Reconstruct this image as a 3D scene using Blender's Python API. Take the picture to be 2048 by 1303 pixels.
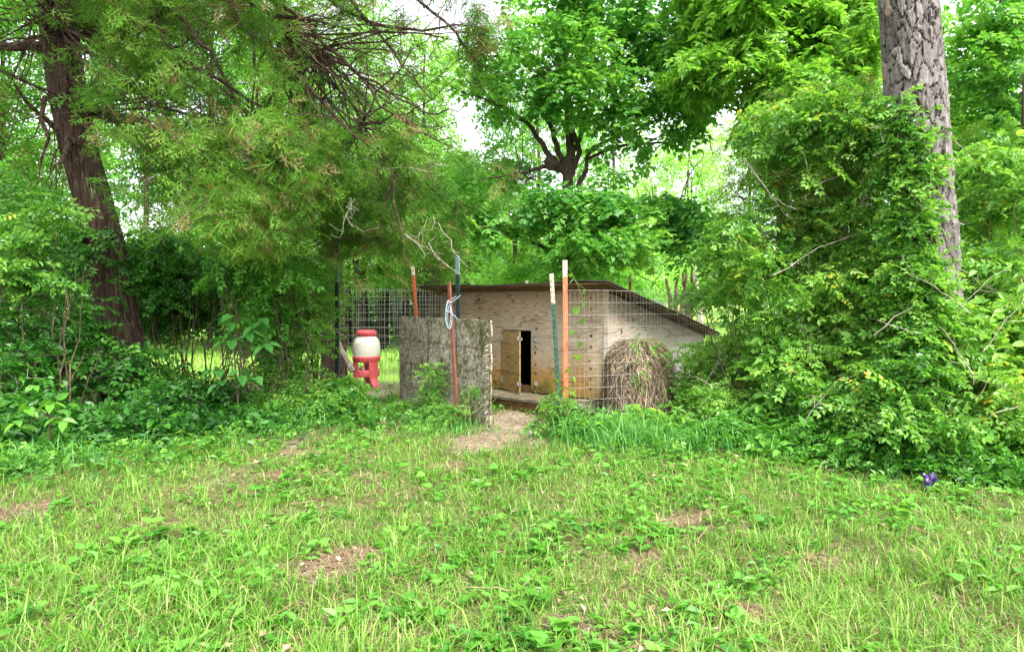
import bpy, math, random
import numpy as np
from mathutils import Vector, Matrix

# ------------------------------------------------------------------ camera, world, sun, exposure
S = bpy.context.scene
for o in list(bpy.data.objects): bpy.data.objects.remove(o)
COL = S.collection
F, HZ, EYE = 1365.0, 610.0, 1.25
cam_d = bpy.data.cameras.new('camera'); cam = bpy.data.objects.new('camera', cam_d); COL.objects.link(cam)
cam.location = (0, 0, EYE); cam.rotation_euler = (math.radians(90), 0, 0)
cam_d.sensor_width = 36; cam_d.lens = F / 2048 * 36
cam_d.shift_y = -(651.5 - HZ) / 2048
cam_d.clip_start = 0.05; cam_d.clip_end = 600
S.camera = cam
S.view_settings.view_transform = 'Standard'; S.view_settings.look = 'None'
S.view_settings.gamma = 1.0; S.view_settings.use_curve_mapping = False
S.view_settings.exposure = 2.25
SUN_EL, SUN_AZ = 58.0, 150.0        # azimuth clockwise from +Y (north), so behind the camera on the right
W = bpy.data.worlds.new('World'); S.world = W; W.use_nodes = True
nt = W.node_tree; nt.nodes.clear()
sky = nt.nodes.new('ShaderNodeTexSky'); sky.sky_type = 'NISHITA'; sky.sun_disc = False
sky.sun_elevation = math.radians(SUN_EL); sky.sun_rotation = math.radians(SUN_AZ)
sky.air_density = 1.0; sky.dust_density = 3.0
hs = nt.nodes.new('ShaderNodeHueSaturation'); hs.inputs['Saturation'].default_value = 0.22
bg = nt.nodes.new('ShaderNodeBackground'); bg.inputs['Strength'].default_value = 0.14
wo = nt.nodes.new('ShaderNodeOutputWorld')
nt.links.new(sky.outputs[0], hs.inputs['Color']); nt.links.new(hs.outputs[0], bg.inputs['Color']); nt.links.new(bg.outputs[0], wo.inputs[0])
sd = bpy.data.lights.new('sun', 'SUN'); sd.energy = 1.5; sd.angle = math.radians(12); sd.color = (1.0, 0.95, 0.86)
so = bpy.data.objects.new('sun', sd); COL.objects.link(so)
az, el = math.radians(SUN_AZ), math.radians(SUN_EL)
so.rotation_euler = Vector((-math.sin(az)*math.cos(el), -math.cos(az)*math.cos(el), -math.sin(el))).to_track_quat('-Z', 'Y').to_euler()

R = np.random.default_rng(7)
rnd = random.Random(11)

def P(px, py, Y):                       # point at depth Y whose photo position is px, py (2048 wide)
    return np.array([(px-1024)/F*Y, Y, EYE - (py-HZ)/F*Y])
def GY(py): return EYE*F/(py-HZ)
def GP(px, py): y = GY(py); return np.array([(px-1024)/F*y, y, 0.0])

# ------------------------------------------------------------------ noise in numpy
_nd = np.random.default_rng(3)
_K = [(_nd.normal(size=(7, 3)), _nd.uniform(0, 6.28, 7)) for _ in range(3)]
def noise(p, scale=1.0):                # about -1..1, smooth
    p = np.asarray(p)*scale; out = np.zeros(len(p)); a = 1.0
    for i, (k, ph) in enumerate(_K):
        out += a*np.sin(p@(k*(1.7**i)*1.6).T + ph).mean(1)*1.9; a *= .6
    return out/1.5

# ------------------------------------------------------------------ materials
def nn(m, t, **kw):
    n = m.node_tree.nodes.new(t)
    for k, v in kw.items():
        if hasattr(n, k): setattr(n, k, v)
        else: n.inputs[k.replace('_', ' ')].default_value = v
    return n
def new_mat(name):
    m = bpy.data.materials.new(name); m.use_nodes = True
    b = m.node_tree.nodes['Principled BSDF']
    return m, b
def L(m, a, b): m.node_tree.links.new(a, b)
def ramp(m, fac, stops, interp='LINEAR'):
    r = m.node_tree.nodes.new('ShaderNodeValToRGB'); r.color_ramp.interpolation = interp
    e = r.color_ramp.elements
    while len(e) < len(stops): e.new(0.5)
    for i, (p, c) in enumerate(stops):
        e[i].position = p; e[i].color = (*c, 1)
    L(m, fac, r.inputs[0]); return r.outputs[0]
def leaf_mat(name, stops, trans=0.4, rough=0.45, spec=0.35):
    m, b = new_mat(name); a = nn(m, 'ShaderNodeAttribute', attribute_name='tint')
    col = ramp(m, a.outputs['Fac'], stops)
    L(m, col, b.inputs['Base Color']); b.inputs['Roughness'].default_value = rough
    b.inputs['Specular IOR Level'].default_value = spec
    t = nn(m, 'ShaderNodeBsdfTranslucent')
    g = nn(m, 'ShaderNodeMixRGB', blend_type='MULTIPLY'); g.inputs[0].default_value = 1; g.inputs[2].default_value = (1.5, 1.45, .7, 1)
    L(m, col, g.inputs[1]); L(m, g.outputs[0], t.inputs[0])
    mx = nn(m, 'ShaderNodeMixShader'); mx.inputs[0].default_value = trans
    out = m.node_tree.nodes['Material Output']
    L(m, b.outputs[0], mx.inputs[1]); L(m, t.outputs[0], mx.inputs[2]); L(m, mx.outputs[0], out.inputs[0])
    return m
def coords(m, scale=(1, 1, 1)):
    tc = nn(m, 'ShaderNodeTexCoord'); mp = nn(m, 'ShaderNodeMapping'); mp.inputs['Scale'].default_value = scale
    L(m, tc.outputs['Object'], mp.inputs[0]); return mp.outputs[0]
def noise_mat(name, stops, scale=(4, 4, 4), ns=5, detail=6, rough=0.8, bump=0.3, bdist=0.01, spec=.2, metallic=0, second=None):
    m, b = new_mat(name); v = coords(m, scale)
    n = nn(m, 'ShaderNodeTexNoise'); n.inputs['Scale'].default_value = ns; n.inputs['Detail'].default_value = detail; n.inputs['Roughness'].default_value = .65
    L(m, v, n.inputs['Vector'])
    col = ramp(m, n.outputs['Fac'], stops)
    if second:
        s2, sc2, f0, f1, c2 = second
        v2 = coords(m, s2); n2 = nn(m, 'ShaderNodeTexNoise'); n2.inputs['Scale'].default_value = sc2; n2.inputs['Detail'].default_value = 4
        L(m, v2, n2.inputs['Vector'])
        k = ramp(m, n2.outputs['Fac'], [(f0, (0, 0, 0)), (f1, (1, 1, 1))])
        mx = nn(m, 'ShaderNodeMixRGB'); mx.inputs[2].default_value = (*c2, 1)
        L(m, k, mx.inputs[0]); L(m, col, mx.inputs[1]); col = mx.outputs[0]
    L(m, col, b.inputs['Base Color']); b.inputs['Roughness'].default_value = rough; b.inputs['Specular IOR Level'].default_value = spec
    b.inputs['Metallic'].default_value = metallic
    if bump:
        bp = nn(m, 'ShaderNodeBump'); bp.inputs['Strength'].default_value = bump; bp.inputs['Distance'].default_value = bdist
        L(m, n.outputs['Fac'], bp.inputs['Height']); L(m, bp.outputs[0], b.inputs['Normal'])
    return m

DRK = (.012, .012, .010)
M = {}
M['grass'] = leaf_mat('grass_leaf', [(0, (.022, .10, .008)), (.35, (.075, .215, .018)), (.7, (.165, .34, .04)), (.88, (.27, .44, .10)), (.93, (.32, .29, .12)), (1, (.42, .36, .22))], .38, .5)
M['weed'] = leaf_mat('weed_leaf', [(0, (.03, .13, .015)), (.5, (.075, .25, .025)), (1, (.18, .40, .06))], .38, .45)
M['oak'] = leaf_mat('oak_leaf', [(0, (.022, .13, .02)), (.4, (.06, .22, .04)), (.75, (.14, .35, .06)), (1, (.26, .50, .10))], .5, .38)
M['hickory'] = leaf_mat('hickory_leaf', [(0, (.04, .18, .018)), (.4, (.11, .30, .035)), (.8, (.23, .44, .07)), (1, (.32, .55, .13))], .5, .45)
M['cedar'] = leaf_mat('cedar_needles', [(0, (.025, .085, .012)), (.35, (.06, .17, .018)), (.7, (.13, .28, .03)), (.86, (.22, .38, .06)), (.9, (.14, .10, .045)), (1, (.25, .165, .09))], .3, .6, .2)
M['vine'] = leaf_mat('vine_leaf', [(0, (.018, .10, .012)), (.4, (.07, .22, .03)), (.75, (.18, .38, .055)), (.97, (.30, .52, .11)), (.985, (.6, .42, .03)), (1, (.6, .36, .03))], .45, .38, .4)
M['dark_leaf'] = leaf_mat('understory_leaf', [(0, (.015, .075, .012)), (.45, (.045, .175, .022)), (.85, (.11, .33, .035)), (1, (.22, .46, .08))], .42, .4, .4)
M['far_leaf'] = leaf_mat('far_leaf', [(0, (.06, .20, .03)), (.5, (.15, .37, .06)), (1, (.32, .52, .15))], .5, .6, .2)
M['sunlit_tint_leaf'] = leaf_mat('sunlit_tint_leaf', [(0, (.16, .36, .06)), (.5, (.28, .50, .12)), (1, (.42, .60, .25))], .5, .6, .2)  # sunlit look of the far trees and bushes put into the palette
M['bluegrass'] = leaf_mat('tall_grass_leaf', [(0, (.04, .17, .03)), (.5, (.10, .32, .06)), (1, (.24, .48, .14))], .38, .45)
M['litter'] = leaf_mat('needle_litter', [(0, (.07, .042, .026)), (.5, (.19, .125, .075)), (.85, (.33, .25, .16)), (1, (.45, .38, .28))], .05, .8, .1)
M['straw'] = leaf_mat('dry_straw', [(0, (.035, .022, .014)), (.35, (.15, .10, .065)), (.6, (.32, .235, .155)), (.85, (.50, .40, .29)), (1, (.64, .55, .43))], .08, .7, .15)
M['cedar_bark'] = noise_mat('cedar_bark', [(.30, (.012, .008, .006)), (.46, (.045, .028, .02)), (.60, (.10, .066, .046)), (.72, (.26, .20, .15))], (22, 22, 1.1), 1.6, 8, .9, .9, .02)
def pine_mat():
    m, b = new_mat('pine_bark'); a = nn(m, 'ShaderNodeAttribute', attribute_name='tint')
    col = ramp(m, a.outputs['Fac'], [(0, (.012, .010, .008)), (.25, (.045, .035, .03)), (.45, (.14, .125, .118)), (.8, (.25, .23, .22)), (1, (.30, .21, .15))])
    v = coords(m, (30, 30, 12)); n = nn(m, 'ShaderNodeTexNoise'); n.inputs['Scale'].default_value = 1.6; n.inputs['Detail'].default_value = 9; n.inputs['Roughness'].default_value = .75; L(m, v, n.inputs['Vector'])
    k = ramp(m, n.outputs['Fac'], [(.33, (.35, .33, .31)), (.47, (.85, .83, .82)), (.62, (1.3, 1.3, 1.33))])
    x = nn(m, 'ShaderNodeMixRGB', blend_type='MULTIPLY'); x.inputs[0].default_value = 1; L(m, col, x.inputs[1]); L(m, k, x.inputs[2]); L(m, x.outputs[0], b.inputs['Base Color'])
    b.inputs['Roughness'].default_value = .92; b.inputs['Specular IOR Level'].default_value = .12
    bp = nn(m, 'ShaderNodeBump'); bp.inputs['Strength'].default_value = .8; bp.inputs['Distance'].default_value = .012; L(m, n.outputs['Fac'], bp.inputs['Height']); L(m, bp.outputs[0], b.inputs['Normal'])
    return m
M['pine_bark'] = pine_mat()
M['bark'] = noise_mat('grey_bark', [(.3, (.03, .022, .016)), (.6, (.10, .075, .055)), (.75, (.22, .19, .16))], (12, 12, 3), 3, 6, .9, .6, .01)
M['dark_bark'] = noise_mat('silhouette_bark', [(.3, (.008, .006, .005)), (.6, (.028, .02, .015)), (.75, (.06, .045, .035))], (12, 12, 3), 3, 6, .9, .6, .01)  # near-black bark: silhouette shade of the wood-edge trunks put into the colour
M['twig'] = noise_mat('twig_bark', [(.35, (.05, .035, .022)), (.65, (.14, .10, .07))], (6, 6, 6), 3, 3, .9, 0)
M['dead_twig'] = noise_mat('dead_twig_bark', [(.35, (.22, .18, .14)), (.65, (.42, .38, .32))], (6, 6, 6), 3, 3, .9, 0)
M['stem'] = noise_mat('green_stem', [(.35, (.10, .16, .04)), (.65, (.20, .20, .08))], (6, 6, 6), 3, 3, .8, 0)

# ------------------------------------------------------------------ geometry batching
class G:
    def __init__(s): s.v = []; s.f = []; s.t = []; s.m = []; s.n = 0
    def add(s, v, f, t=0.5, m=0):
        v = np.asarray(v, float); f = np.asarray(f, int)
        s.v.append(v); s.f.append(f + s.n); s.n += len(v)
        s.t.append(np.full(len(v), t) if np.isscalar(t) else np.asarray(t))
        s.m.append(np.full(len(f), m) if np.isscalar(m) else np.asarray(m))
    def build(s, name, mats, parent=None, smooth=False, origin=None):
        me = bpy.data.meshes.new(name)
        v = np.concatenate(s.v); f = np.concatenate(s.f); t = np.concatenate(s.t); m = np.concatenate(s.m)
        if origin is not None: v = v - np.asarray(origin)
        me.vertices.add(len(v)); me.vertices.foreach_set('co', v.astype(np.float32).ravel())
        me.loops.add(len(f)*3); me.loops.foreach_set('vertex_index', f.astype(np.int32).ravel())
        me.polygons.add(len(f)); me.polygons.foreach_set('loop_start', np.arange(0, len(f)*3, 3, dtype=np.int32))
        me.polygons.foreach_set('loop_total', np.full(len(f), 3, dtype=np.int32))
        me.polygons.foreach_set('material_index', m.astype(np.int32))
        me.polygons.foreach_set('use_smooth', np.full(len(f), bool(smooth)))
        if not isinstance(mats, (list, tuple)): mats = [mats]
        for x in mats: me.materials.append(x)
        a = me.attributes.new('tint', 'FLOAT', 'POINT'); a.data.foreach_set('value', np.clip(t, 0, 1).astype(np.float32))
        me.update(calc_edges=True)
        o = bpy.data.objects.new(name, me); COL.objects.link(o)
        if origin is not None and parent is None: o.location = origin
        if parent is not None:
            o.parent = parent
            if origin is not None and tuple(origin) != tuple(parent.location): o.location = Vector(origin) - parent.location
        return o
def tag(o, label=None, cat=None, group=None, kind=None):
    if label: o['label'] = label
    if cat: o['category'] = cat
    if group: o['group'] = group
    if kind: o['kind'] = kind
    return o
def thing(name, loc, label, cat, group=None):
    o = bpy.data.objects.new(name, None); o.empty_display_size = .2; COL.objects.link(o)
    o.location = Vector(loc); return tag(o, label, cat, group)

def tube(g, pts, rad, sides=5, t=0.5, m=0, cap=False):
    pts = np.asarray(pts, float); n = len(pts)
    rad = np.full(n, rad) if np.isscalar(rad) else np.asarray(rad)
    tan = np.gradient(pts, axis=0); tan /= np.linalg.norm(tan, axis=1)[:, None]+1e-9
    ref = np.where(np.abs(tan[:, 2:3]) < .9, np.array([[0, 0, 1.]]), np.array([[1., 0, 0]]))
    if n > 1: ref[:] = ref[n//2]
    u = np.cross(tan, ref); u /= np.linalg.norm(u, axis=1)[:, None]+1e-9
    w = np.cross(tan, u)
    a = np.arange(sides)/sides*2*np.pi
    v = pts[:, None] + rad[:, None, None]*(np.cos(a)[None, :, None]*u[:, None] + np.sin(a)[None, :, None]*w[:, None])
    v = v.reshape(-1, 3); f = []
    for i in range(n-1):
        for j in range(sides):
            k = (j+1) % sides; A, B, C, D = i*sides+j, i*sides+k, (i+1)*sides+k, (i+1)*sides+j
            f += [(A, B, C), (A, C, D)]
    if cap:
        v = np.vstack([v, pts[:1], pts[-1:]]); c0, c1 = len(v)-2, len(v)-1
        for j in range(sides):
            k = (j+1) % sides
            f += [(c0, k, j), (c1, (n-1)*sides+j, (n-1)*sides+k)]
    g.add(v, f, t, m)
def box(g, c, s, rz=0, t=.5, m=0, M3=None):
    x, y, z = np.array(s)/2
    v = np.array([[a, b, d] for a in (-x, x) for b in (-y, y) for d in (-z, z)])
    if M3 is not None: v = v@np.asarray(M3).T
    elif rz: cs, sn = math.cos(rz), math.sin(rz); v = v@np.array([[cs, sn, 0], [-sn, cs, 0], [0, 0, 1]])
    q = [(0, 1, 3, 2), (4, 6, 7, 5), (0, 4, 5, 1), (2, 3, 7, 6), (0, 2, 6, 4), (1, 5, 7, 3)]
    f = [t3 for a, b, c_, d in q for t3 in ((a, b, c_), (a, c_, d))]
    g.add(v+np.asarray(c), f, t, m)
def quadprism(g, corners, off, t=.5, m=0):      # corners (4,3) face, extruded by off
    c = np.asarray(corners, float); v = np.vstack([c, c+np.asarray(off)])
    q = [(0, 1, 2, 3), (7, 6, 5, 4), (0, 4, 5, 1), (1, 5, 6, 2), (2, 6, 7, 3), (3, 7, 4, 0)]
    g.add(v, [t3 for a, b, c_, d in q for t3 in ((a, b, c_), (a, c_, d))], t, m)
def lathe(g, prof, c, n=24, t=.5, m=0):
    a = np.arange(n)/n*2*np.pi; prof = np.asarray(prof)
    v = np.stack([prof[:, 0][:, None]*np.cos(a), prof[:, 0][:, None]*np.sin(a), np.repeat(prof[:, 1][:, None], n, 1)], -1).reshape(-1, 3)+np.asarray(c)
    f = []
    for i in range(len(prof)-1):
        for j in range(n):
            k = (j+1) % n; A, B, C, D = i*n+j, i*n+k, (i+1)*n+k, (i+1)*n+j
            f += [(A, B, C), (A, C, D)]
    g.add(v, f, t, m)

# ------------------------------------------------------------------ leaf templates: (verts, faces, tint offset)
def kite(w, l, fold=.25, y0=0.0):
    v = [(0, y0, 0), (w/2, y0+l*.42, fold*w), (0, y0+l, -.06*l), (-w/2, y0+l*.42, fold*w)]
    return np.array(v), np.array([(0, 1, 2), (0, 2, 3)]), np.zeros(4)
def ovate(w, l, fold=.2):                         # pointed oval folded along its midrib
    v = [(0, 0, 0), (w*.42, l*.28, fold*w), (w*.40, l*.6, fold*w*.8-.03*l), (0, l, -.12*l), (-w*.40, l*.6, fold*w*.8-.03*l), (-w*.42, l*.28, fold*w)]
    return np.array(v), np.array([(0, 1, 2), (0, 2, 3), (0, 3, 4), (0, 4, 5)]), np.array([-.03, .03, .03, .0, .03, .03])
def heart(w, l):
    v = [(0, .06*l, 0), (w*.3, -.05*l, .03*l), (w*.52, l*.28, .05*l), (w*.3, l*.66, .0), (0, l, -.1*l), (-w*.3, l*.66, 0), (-w*.52, l*.28, .05*l), (-w*.3, -.05*l, .03*l), (0, .4*l, -.01*l)]
    f = [(i, i+1, 8) for i in range(7)]+[(7, 0, 8)]
    return np.array(v), np.array(f), np.array([0.]*8+[-.05])
def oakleaf(l):                                   # lobed outline, fan
    pts = [(0, 0), (.32, .28), (.14, .42), (.42, .66), (.12, .72), (0, 1), (-.12, .72), (-.42, .66), (-.14, .42), (-.32, .28)]
    v = [(x*l, y*l, .12*abs(x)*l-.12*y*y*l) for x, y in pts]+[(0, .5*l, -.02*l)]
    n = len(pts); f = [(i, (i+1) % n, n) for i in range(n)]
    return np.array(v), np.array(f), np.array([.04]*n+[-.04])
def rotm(ax, ang):
    return np.array(Matrix.Rotation(ang, 3, Vector(ax)))
def compose(items):                               # items: (template, R3, pos, tint)
    V, Fc, T = [], [], []; n = 0
    for (v, f, t), r3, p, tt in items:
        V.append(v@r3.T+np.asarray(p)); Fc.append(f+n); T.append(t+tt); n += len(v)
    return np.vstack(V), np.vstack(Fc), np.concatenate(T)
def stick(p0, p1, w, tint=-.9):
    p0, p1 = np.array(p0, float), np.array(p1, float)
    return (np.array([p0+(w, 0, 0), p0-(w, 0, 0), p1, p0+(0, 0, w)]), np.array([(0, 1, 2), (1, 3, 2)]), np.full(4, tint))
def spray(leaf, n, length, opp=False, droop=.3, tilt=.5, seed=0, tj=.12, end=True):
    q = random.Random(seed); it = []
    for i in range(n):
        s = (i+1)/n; pos = (0, length*s, -droop*length*s*s)
        side = (-1 if i % 2 else 1)
        for sd in ((-1, 1) if opp else (side,)):
            ang = sd*(math.radians(q.uniform(40, 75)))
            r = rotm((0, 0, 1), -ang)@rotm((1, 0, 0), q.uniform(-tilt, tilt*.4))@rotm((0, 1, 0), q.uniform(-.5, .5))
            it.append((leaf, r, pos, q.uniform(-tj, tj)))
    if end: it.append((leaf, rotm((1, 0, 0), -droop), (0, length, -droop*length), q.uniform(0, tj)))
    return compose(it)
def cedar_spray(seed, L0=.32, w=.0075, dens=9):
    q = random.Random(seed); it = []; I = np.eye(3)
    it.append((kite(w*.8, L0, 0), I, (0, 0, 0), -.1))
    for i in range(dens):
        s = .12+.85*i/dens; sd = -1 if i % 2 else 1
        l = L0*(.45*(1-s)+.16)*q.uniform(.8, 1.25); ang = sd*math.radians(q.uniform(28, 50))
        r = rotm((0, 0, 1), -ang)@rotm((1, 0, 0), q.uniform(-.5, .3)); p = (0, L0*s, -.05*L0*s)
        it.append((kite(w, l, 0), r, p, q.uniform(-.05, .1)))
        for k in range(2):
            s2 = .3+.3*k; a2 = (1 if k % 2 else -1)*math.radians(q.uniform(28, 48))
            r2 = r@rotm((0, 0, 1), a2)@rotm((1, 0, 0), q.uniform(-.4, .4)); p2 = np.array(p)+r@np.array([0, l*s2, 0])
            it.append((kite(w*.95, l*.5, 0), r2, p2, q.uniform(-.02, .14)))
    return compose(it)

T_OAK = [spray(oakleaf(.12) if i % 2 else kite(.075, .12), 6, .26, seed=i, tilt=.5, droop=.35, tj=.16) for i in range(4)]
T_HICK = [spray(kite(.055, .12), 6, .24, opp=True, seed=i+10, droop=.4) for i in range(3)]
T_VINE = [spray(ovate(.034, .055) if i < 2 else kite(.036, .056), 6, .24, opp=True, seed=i+20, droop=.25, tilt=.6, tj=.16) for i in range(4)]
T_VSM = [spray(kite(.020, .032), 8, .20, opp=True, seed=i+30, droop=.2, tilt=.6) for i in range(4)]
T_VBIG = [spray(ovate(.07, .12), 3, .24, seed=i+40, droop=.25, tilt=.6) for i in range(3)]
T_CED = [cedar_spray(i+50, .30, .011, 8) for i in range(5)]
T_CEDF = [cedar_spray(i+60, .6, .017, 6) for i in range(3)]
T_MIX = T_VINE+T_VSM+T_VBIG[:2]
T_FAR = [spray(kite(.13, .2), 6, .5, seed=i+70, droop=.3, tilt=.7) for i in range(4)]
T_MID = [spray(kite(.055, .085), 7, .3, seed=i+80, droop=.3, tilt=.7) for i in range(4)]

def frames(n, droop=.2, updir=.9, spread=1.0, out=None):
    """random frames: +Y = spray axis, +Z = leaf normal, mostly up"""
    az = R.uniform(0, 2*np.pi, n)
    ax = np.stack([np.cos(az), np.sin(az), R.normal(-droop, .35*spread, n)], 1)
    if out is not None: ax = ax + out
    ax /= np.linalg.norm(ax, axis=1)[:, None]
    up = np.stack([R.normal(0, .45*spread, n), R.normal(0, .45*spread, n), np.full(n, updir)], 1)
    xx = np.cross(ax, up); xx /= np.linalg.norm(xx, axis=1)[:, None]+1e-9
    zz = np.cross(xx, ax)
    return np.stack([xx, ax, zz], 2)             # columns
def scatter(g, temps, pos, rot, sc, tint, m=0):
    n = len(pos); which = R.integers(0, len(temps), n)
    sc = np.full(n, sc) if np.isscalar(sc) else sc
    for k, (v, f, t) in enumerate(temps):
        i = np.where(which == k)[0]
        if len(i) == 0: continue
        vv = np.einsum('nij,vj->nvi', rot[i], v)*sc[i][:, None, None] + pos[i][:, None]
        ff = f[None]+ (np.arange(len(i))*len(v))[:, None, None]
        tt = (t[None]+tint[i][:, None]); g.add(vv.reshape(-1, 3), ff.reshape(-1, 3), np.clip(tt, 0, 1).ravel(), m)
AVOID = []
def pixel(p): return 1024+p[:, 0]/p[:, 1]*F, HZ-(p[:, 2]-EYE)/p[:, 1]*F
def blob_points(blobs, n, clump=0.0, cs=1.6, shell=.35):
    """blobs: (px, py, Y, rx_px, ry_px, ry_m[, weight]) -> points in world, with outwardness"""
    w = np.array([ (b[6] if len(b) > 6 else 1.0)*b[3]*b[4] for b in blobs], float); w /= w.sum()
    out = []; need = n
    while need > 0:
        k = R.choice(len(blobs), int(need*1.6)+50, p=w)
        B = np.array([b[:6] for b in blobs], float)[k]
        d = R.normal(size=(len(k), 3)); d /= np.linalg.norm(d, axis=1)[:, None]
        r = R.uniform(shell, 1, len(k))**(1/2.2)
        Y = B[:, 2]; c = np.stack([(B[:, 0]-1024)/F*Y, Y, EYE-(B[:, 1]-HZ)/F*Y], 1)
        rad = np.stack([B[:, 3]/F*Y, B[:, 5], B[:, 4]/F*Y], 1)
        p = c + d*r[:, None]*rad
        if clump > 0:
            keep = noise(p, cs) > (clump*2-1)*.55+R.normal(0, .12, len(p))
            p = p[keep]
        p = p[p[:, 2] > .03]
        for ys, xs, hw, Ymax, keepf in AVOID:              # keep the trunks' fronts mostly free of leaves
            X_, Y_ = pixel(p); cx = np.interp(Y_, ys, xs); ins = (np.abs(X_-cx) < hw) & (p[:, 1] < Ymax) & (Y_ > ys[0]) & (Y_ < ys[-1])
            p = p[~ins | (R.uniform(size=len(p)) < keepf)]
        out.append(p[:need]); need -= len(out[-1])
    return np.concatenate(out)
def clumptint(p, base, amp=.18, sc=1.1, jit=.10):
    return np.clip(base + amp*noise(p+17.3, sc) + R.normal(0, jit, len(p)), 0.01, .84)

def wiggle(a, b, n, amp, sag=0.0):
    a, b = np.asarray(a, float), np.asarray(b, float); s = np.linspace(0, 1, n)[:, None]
    l = np.linalg.norm(b-a); p = a+(b-a)*s
    w = np.cumsum(R.normal(0, 1, (n, 3)), 0)*amp*l/math.sqrt(n)
    w -= w[-1]*s; w[0] = 0
    p = p+w; p[:, 2] += sag*l*4*(s[:, 0]*(1-s[:, 0])); return p
def limb(g, a, b, r0, r1, amp=.05, sag=0.0, n=8, sides=6, twigs=0, tl=.5, m=0, tr=.35, down=0.):
    p = wiggle(a, b, n, amp, sag); rr = np.linspace(r0, r1, n); tube(g, p, rr, sides, .5, m)
    for _ in range(twigs):
        i = R.integers(n//4, n); q = p[i]; d = (p[-1]-p[0]); d /= np.linalg.norm(d)
        e = d*R.uniform(.2, .8)+R.normal(0, .6, 3); e[2] -= down; e /= np.linalg.norm(e)
        le = tl*R.uniform(.5, 1.3)
        tube(g, wiggle(q, q+e*le, 5, .08, -.03), np.linspace(rr[i]*tr, max(rr[i]*.08, .0015), 5), 3, .5, m)
    return p

# ------------------------------------------------------------------ ground, far field
def gz(x, y):
    p = np.stack([np.asarray(x, float), np.asarray(y, float), np.zeros_like(np.asarray(x, float))], -1).reshape(-1, 3)
    h = .018*noise(p, 1.1)+.012*noise(p+5, 3.1)
    far = np.clip((p[:, 1]-30)/60, 0, 1)
    return h*np.clip(1-(p[:, 1]-10)/20, 0, 1) + far*1.2
BARE = [(640, 1152, 85, 34), (700, 1120, 70, 18), (1370, 1042, 62, 18), (740, 955, 45, 9), (1040, 850, 100, 34), (960, 885, 60, 22), (770, 760, 60, 60),
        (1300, 1110, 32, 20), (1130, 1262, 60, 16), (1480, 1222, 40, 12), (40, 1030, 50, 22), (1650, 1130, 26, 14), (1060, 800, 110, 26), (560, 955, 40, 8), (1430, 735, 40, 18),
        (600, 905, 60, 8), (900, 935, 40, 8)]
_BG = []
for px, py, rx, ry in BARE:
    c = GP(px, py); _BG.append((c[0], c[1], rx/F*c[1], abs(GY(py-ry)-GY(py+ry))/2))
def bare(x, y):
    out = np.zeros(len(x)); pj = np.stack([x, y, np.zeros(len(x))], 1)
    wob = noise(pj, 5.5)*.5
    for cx, cy, rx, ry in _BG:
        d = ((x-cx)/rx)**2+((y-cy)/ry)**2
        out = np.maximum(out, np.clip(1.3-d-wob*1.4, 0, 1))
    return out

m, b = new_mat('ground_soil'); M['ground'] = m
a = nn(m, 'ShaderNodeAttribute', attribute_name='tint')
v = coords(m); n1 = nn(m, 'ShaderNodeTexNoise'); n1.inputs['Scale'].default_value = 14; n1.inputs['Detail'].default_value = 10; n1.inputs['Roughness'].default_value = .75; L(m, v, n1.inputs['Vector'])
n3 = nn(m, 'ShaderNodeTexNoise'); n3.inputs['Scale'].default_value = 120; n3.inputs['Detail'].default_value = 4; L(m, v, n3.inputs['Vector'])
ad = nn(m, 'ShaderNodeMath', operation='MULTIPLY_ADD'); L(m, n3.outputs['Fac'], ad.inputs[0]); ad.inputs[1].default_value = .5; L(m, n1.outputs['Fac'], ad.inputs[2])
soil = ramp(m, ad.outputs[0], [(.5, (.03, .04, .01)), (.72, (.08, .08, .03)), (.95, (.22, .18, .10))])
barec = ramp(m, ad.outputs[0], [(.5, (.09, .065, .042)), (.72, (.23, .185, .13)), (.95, (.40, .34, .27))])
fieldc = ramp(m, ad.outputs[0], [(.5, (.10, .20, .03)), (.75, (.22, .38, .06)), (.95, (.36, .46, .14))])
mx = nn(m, 'ShaderNodeMixRGB'); k = ramp(m, a.outputs['Fac'], [(.0, (0, 0, 0)), (.5, (1, 1, 1))]); L(m, k, mx.inputs[0]); L(m, soil, mx.inputs[1]); L(m, barec, mx.inputs[2])
mx2 = nn(m, 'ShaderNodeMixRGB'); k2 = ramp(m, a.outputs['Fac'], [(.6, (0, 0, 0)), (.9, (1, 1, 1))]); L(m, k2, mx2.inputs[0]); L(m, mx.outputs[0], mx2.inputs[1]); L(m, fieldc, mx2.inputs[2])
L(m, mx2.outputs[0], b.inputs['Base Color']); b.inputs['Roughness'].default_value = .95; b.inputs['Specular IOR Level'].default_value = .1
bp = nn(m, 'ShaderNodeBump'); bp.inputs['Strength'].default_value = .7; bp.inputs['Distance'].default_value = .02; L(m, ad.outputs[0], bp.inputs['Height']); L(m, bp.outputs[0], b.inputs['Normal'])

def ground():
    xs = np.concatenate([-np.geomspace(200, 9, 22), np.linspace(-8.6, 8.6, 120), np.geomspace(9, 200, 22)])
    ys = np.concatenate([-np.geomspace(60, .6, 10), np.linspace(0, 14, 100), np.geomspace(14.3, 320, 50)])
    X, Y = np.meshgrid(xs, ys); z = gz(X.ravel(), Y.ravel()); v = np.stack([X.ravel(), Y.ravel(), z], 1)
    nx, ny = len(xs), len(ys); i = np.arange((ny-1)*(nx-1)); r, c = i//(nx-1), i % (nx-1); A = r*nx+c
    f = np.concatenate([np.stack([A, A+1, A+nx+1], 1), np.stack([A, A+nx+1, A+nx], 1)])
    t = bare(v[:, 0], v[:, 1])*.55; t = np.maximum(t, np.clip((v[:, 1]-9.5)/2, 0, 1))
    g = G(); g.add(v, f, t); o = g.build('ground', M['ground'], smooth=True); tag(o, kind='structure')
ground()

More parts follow.
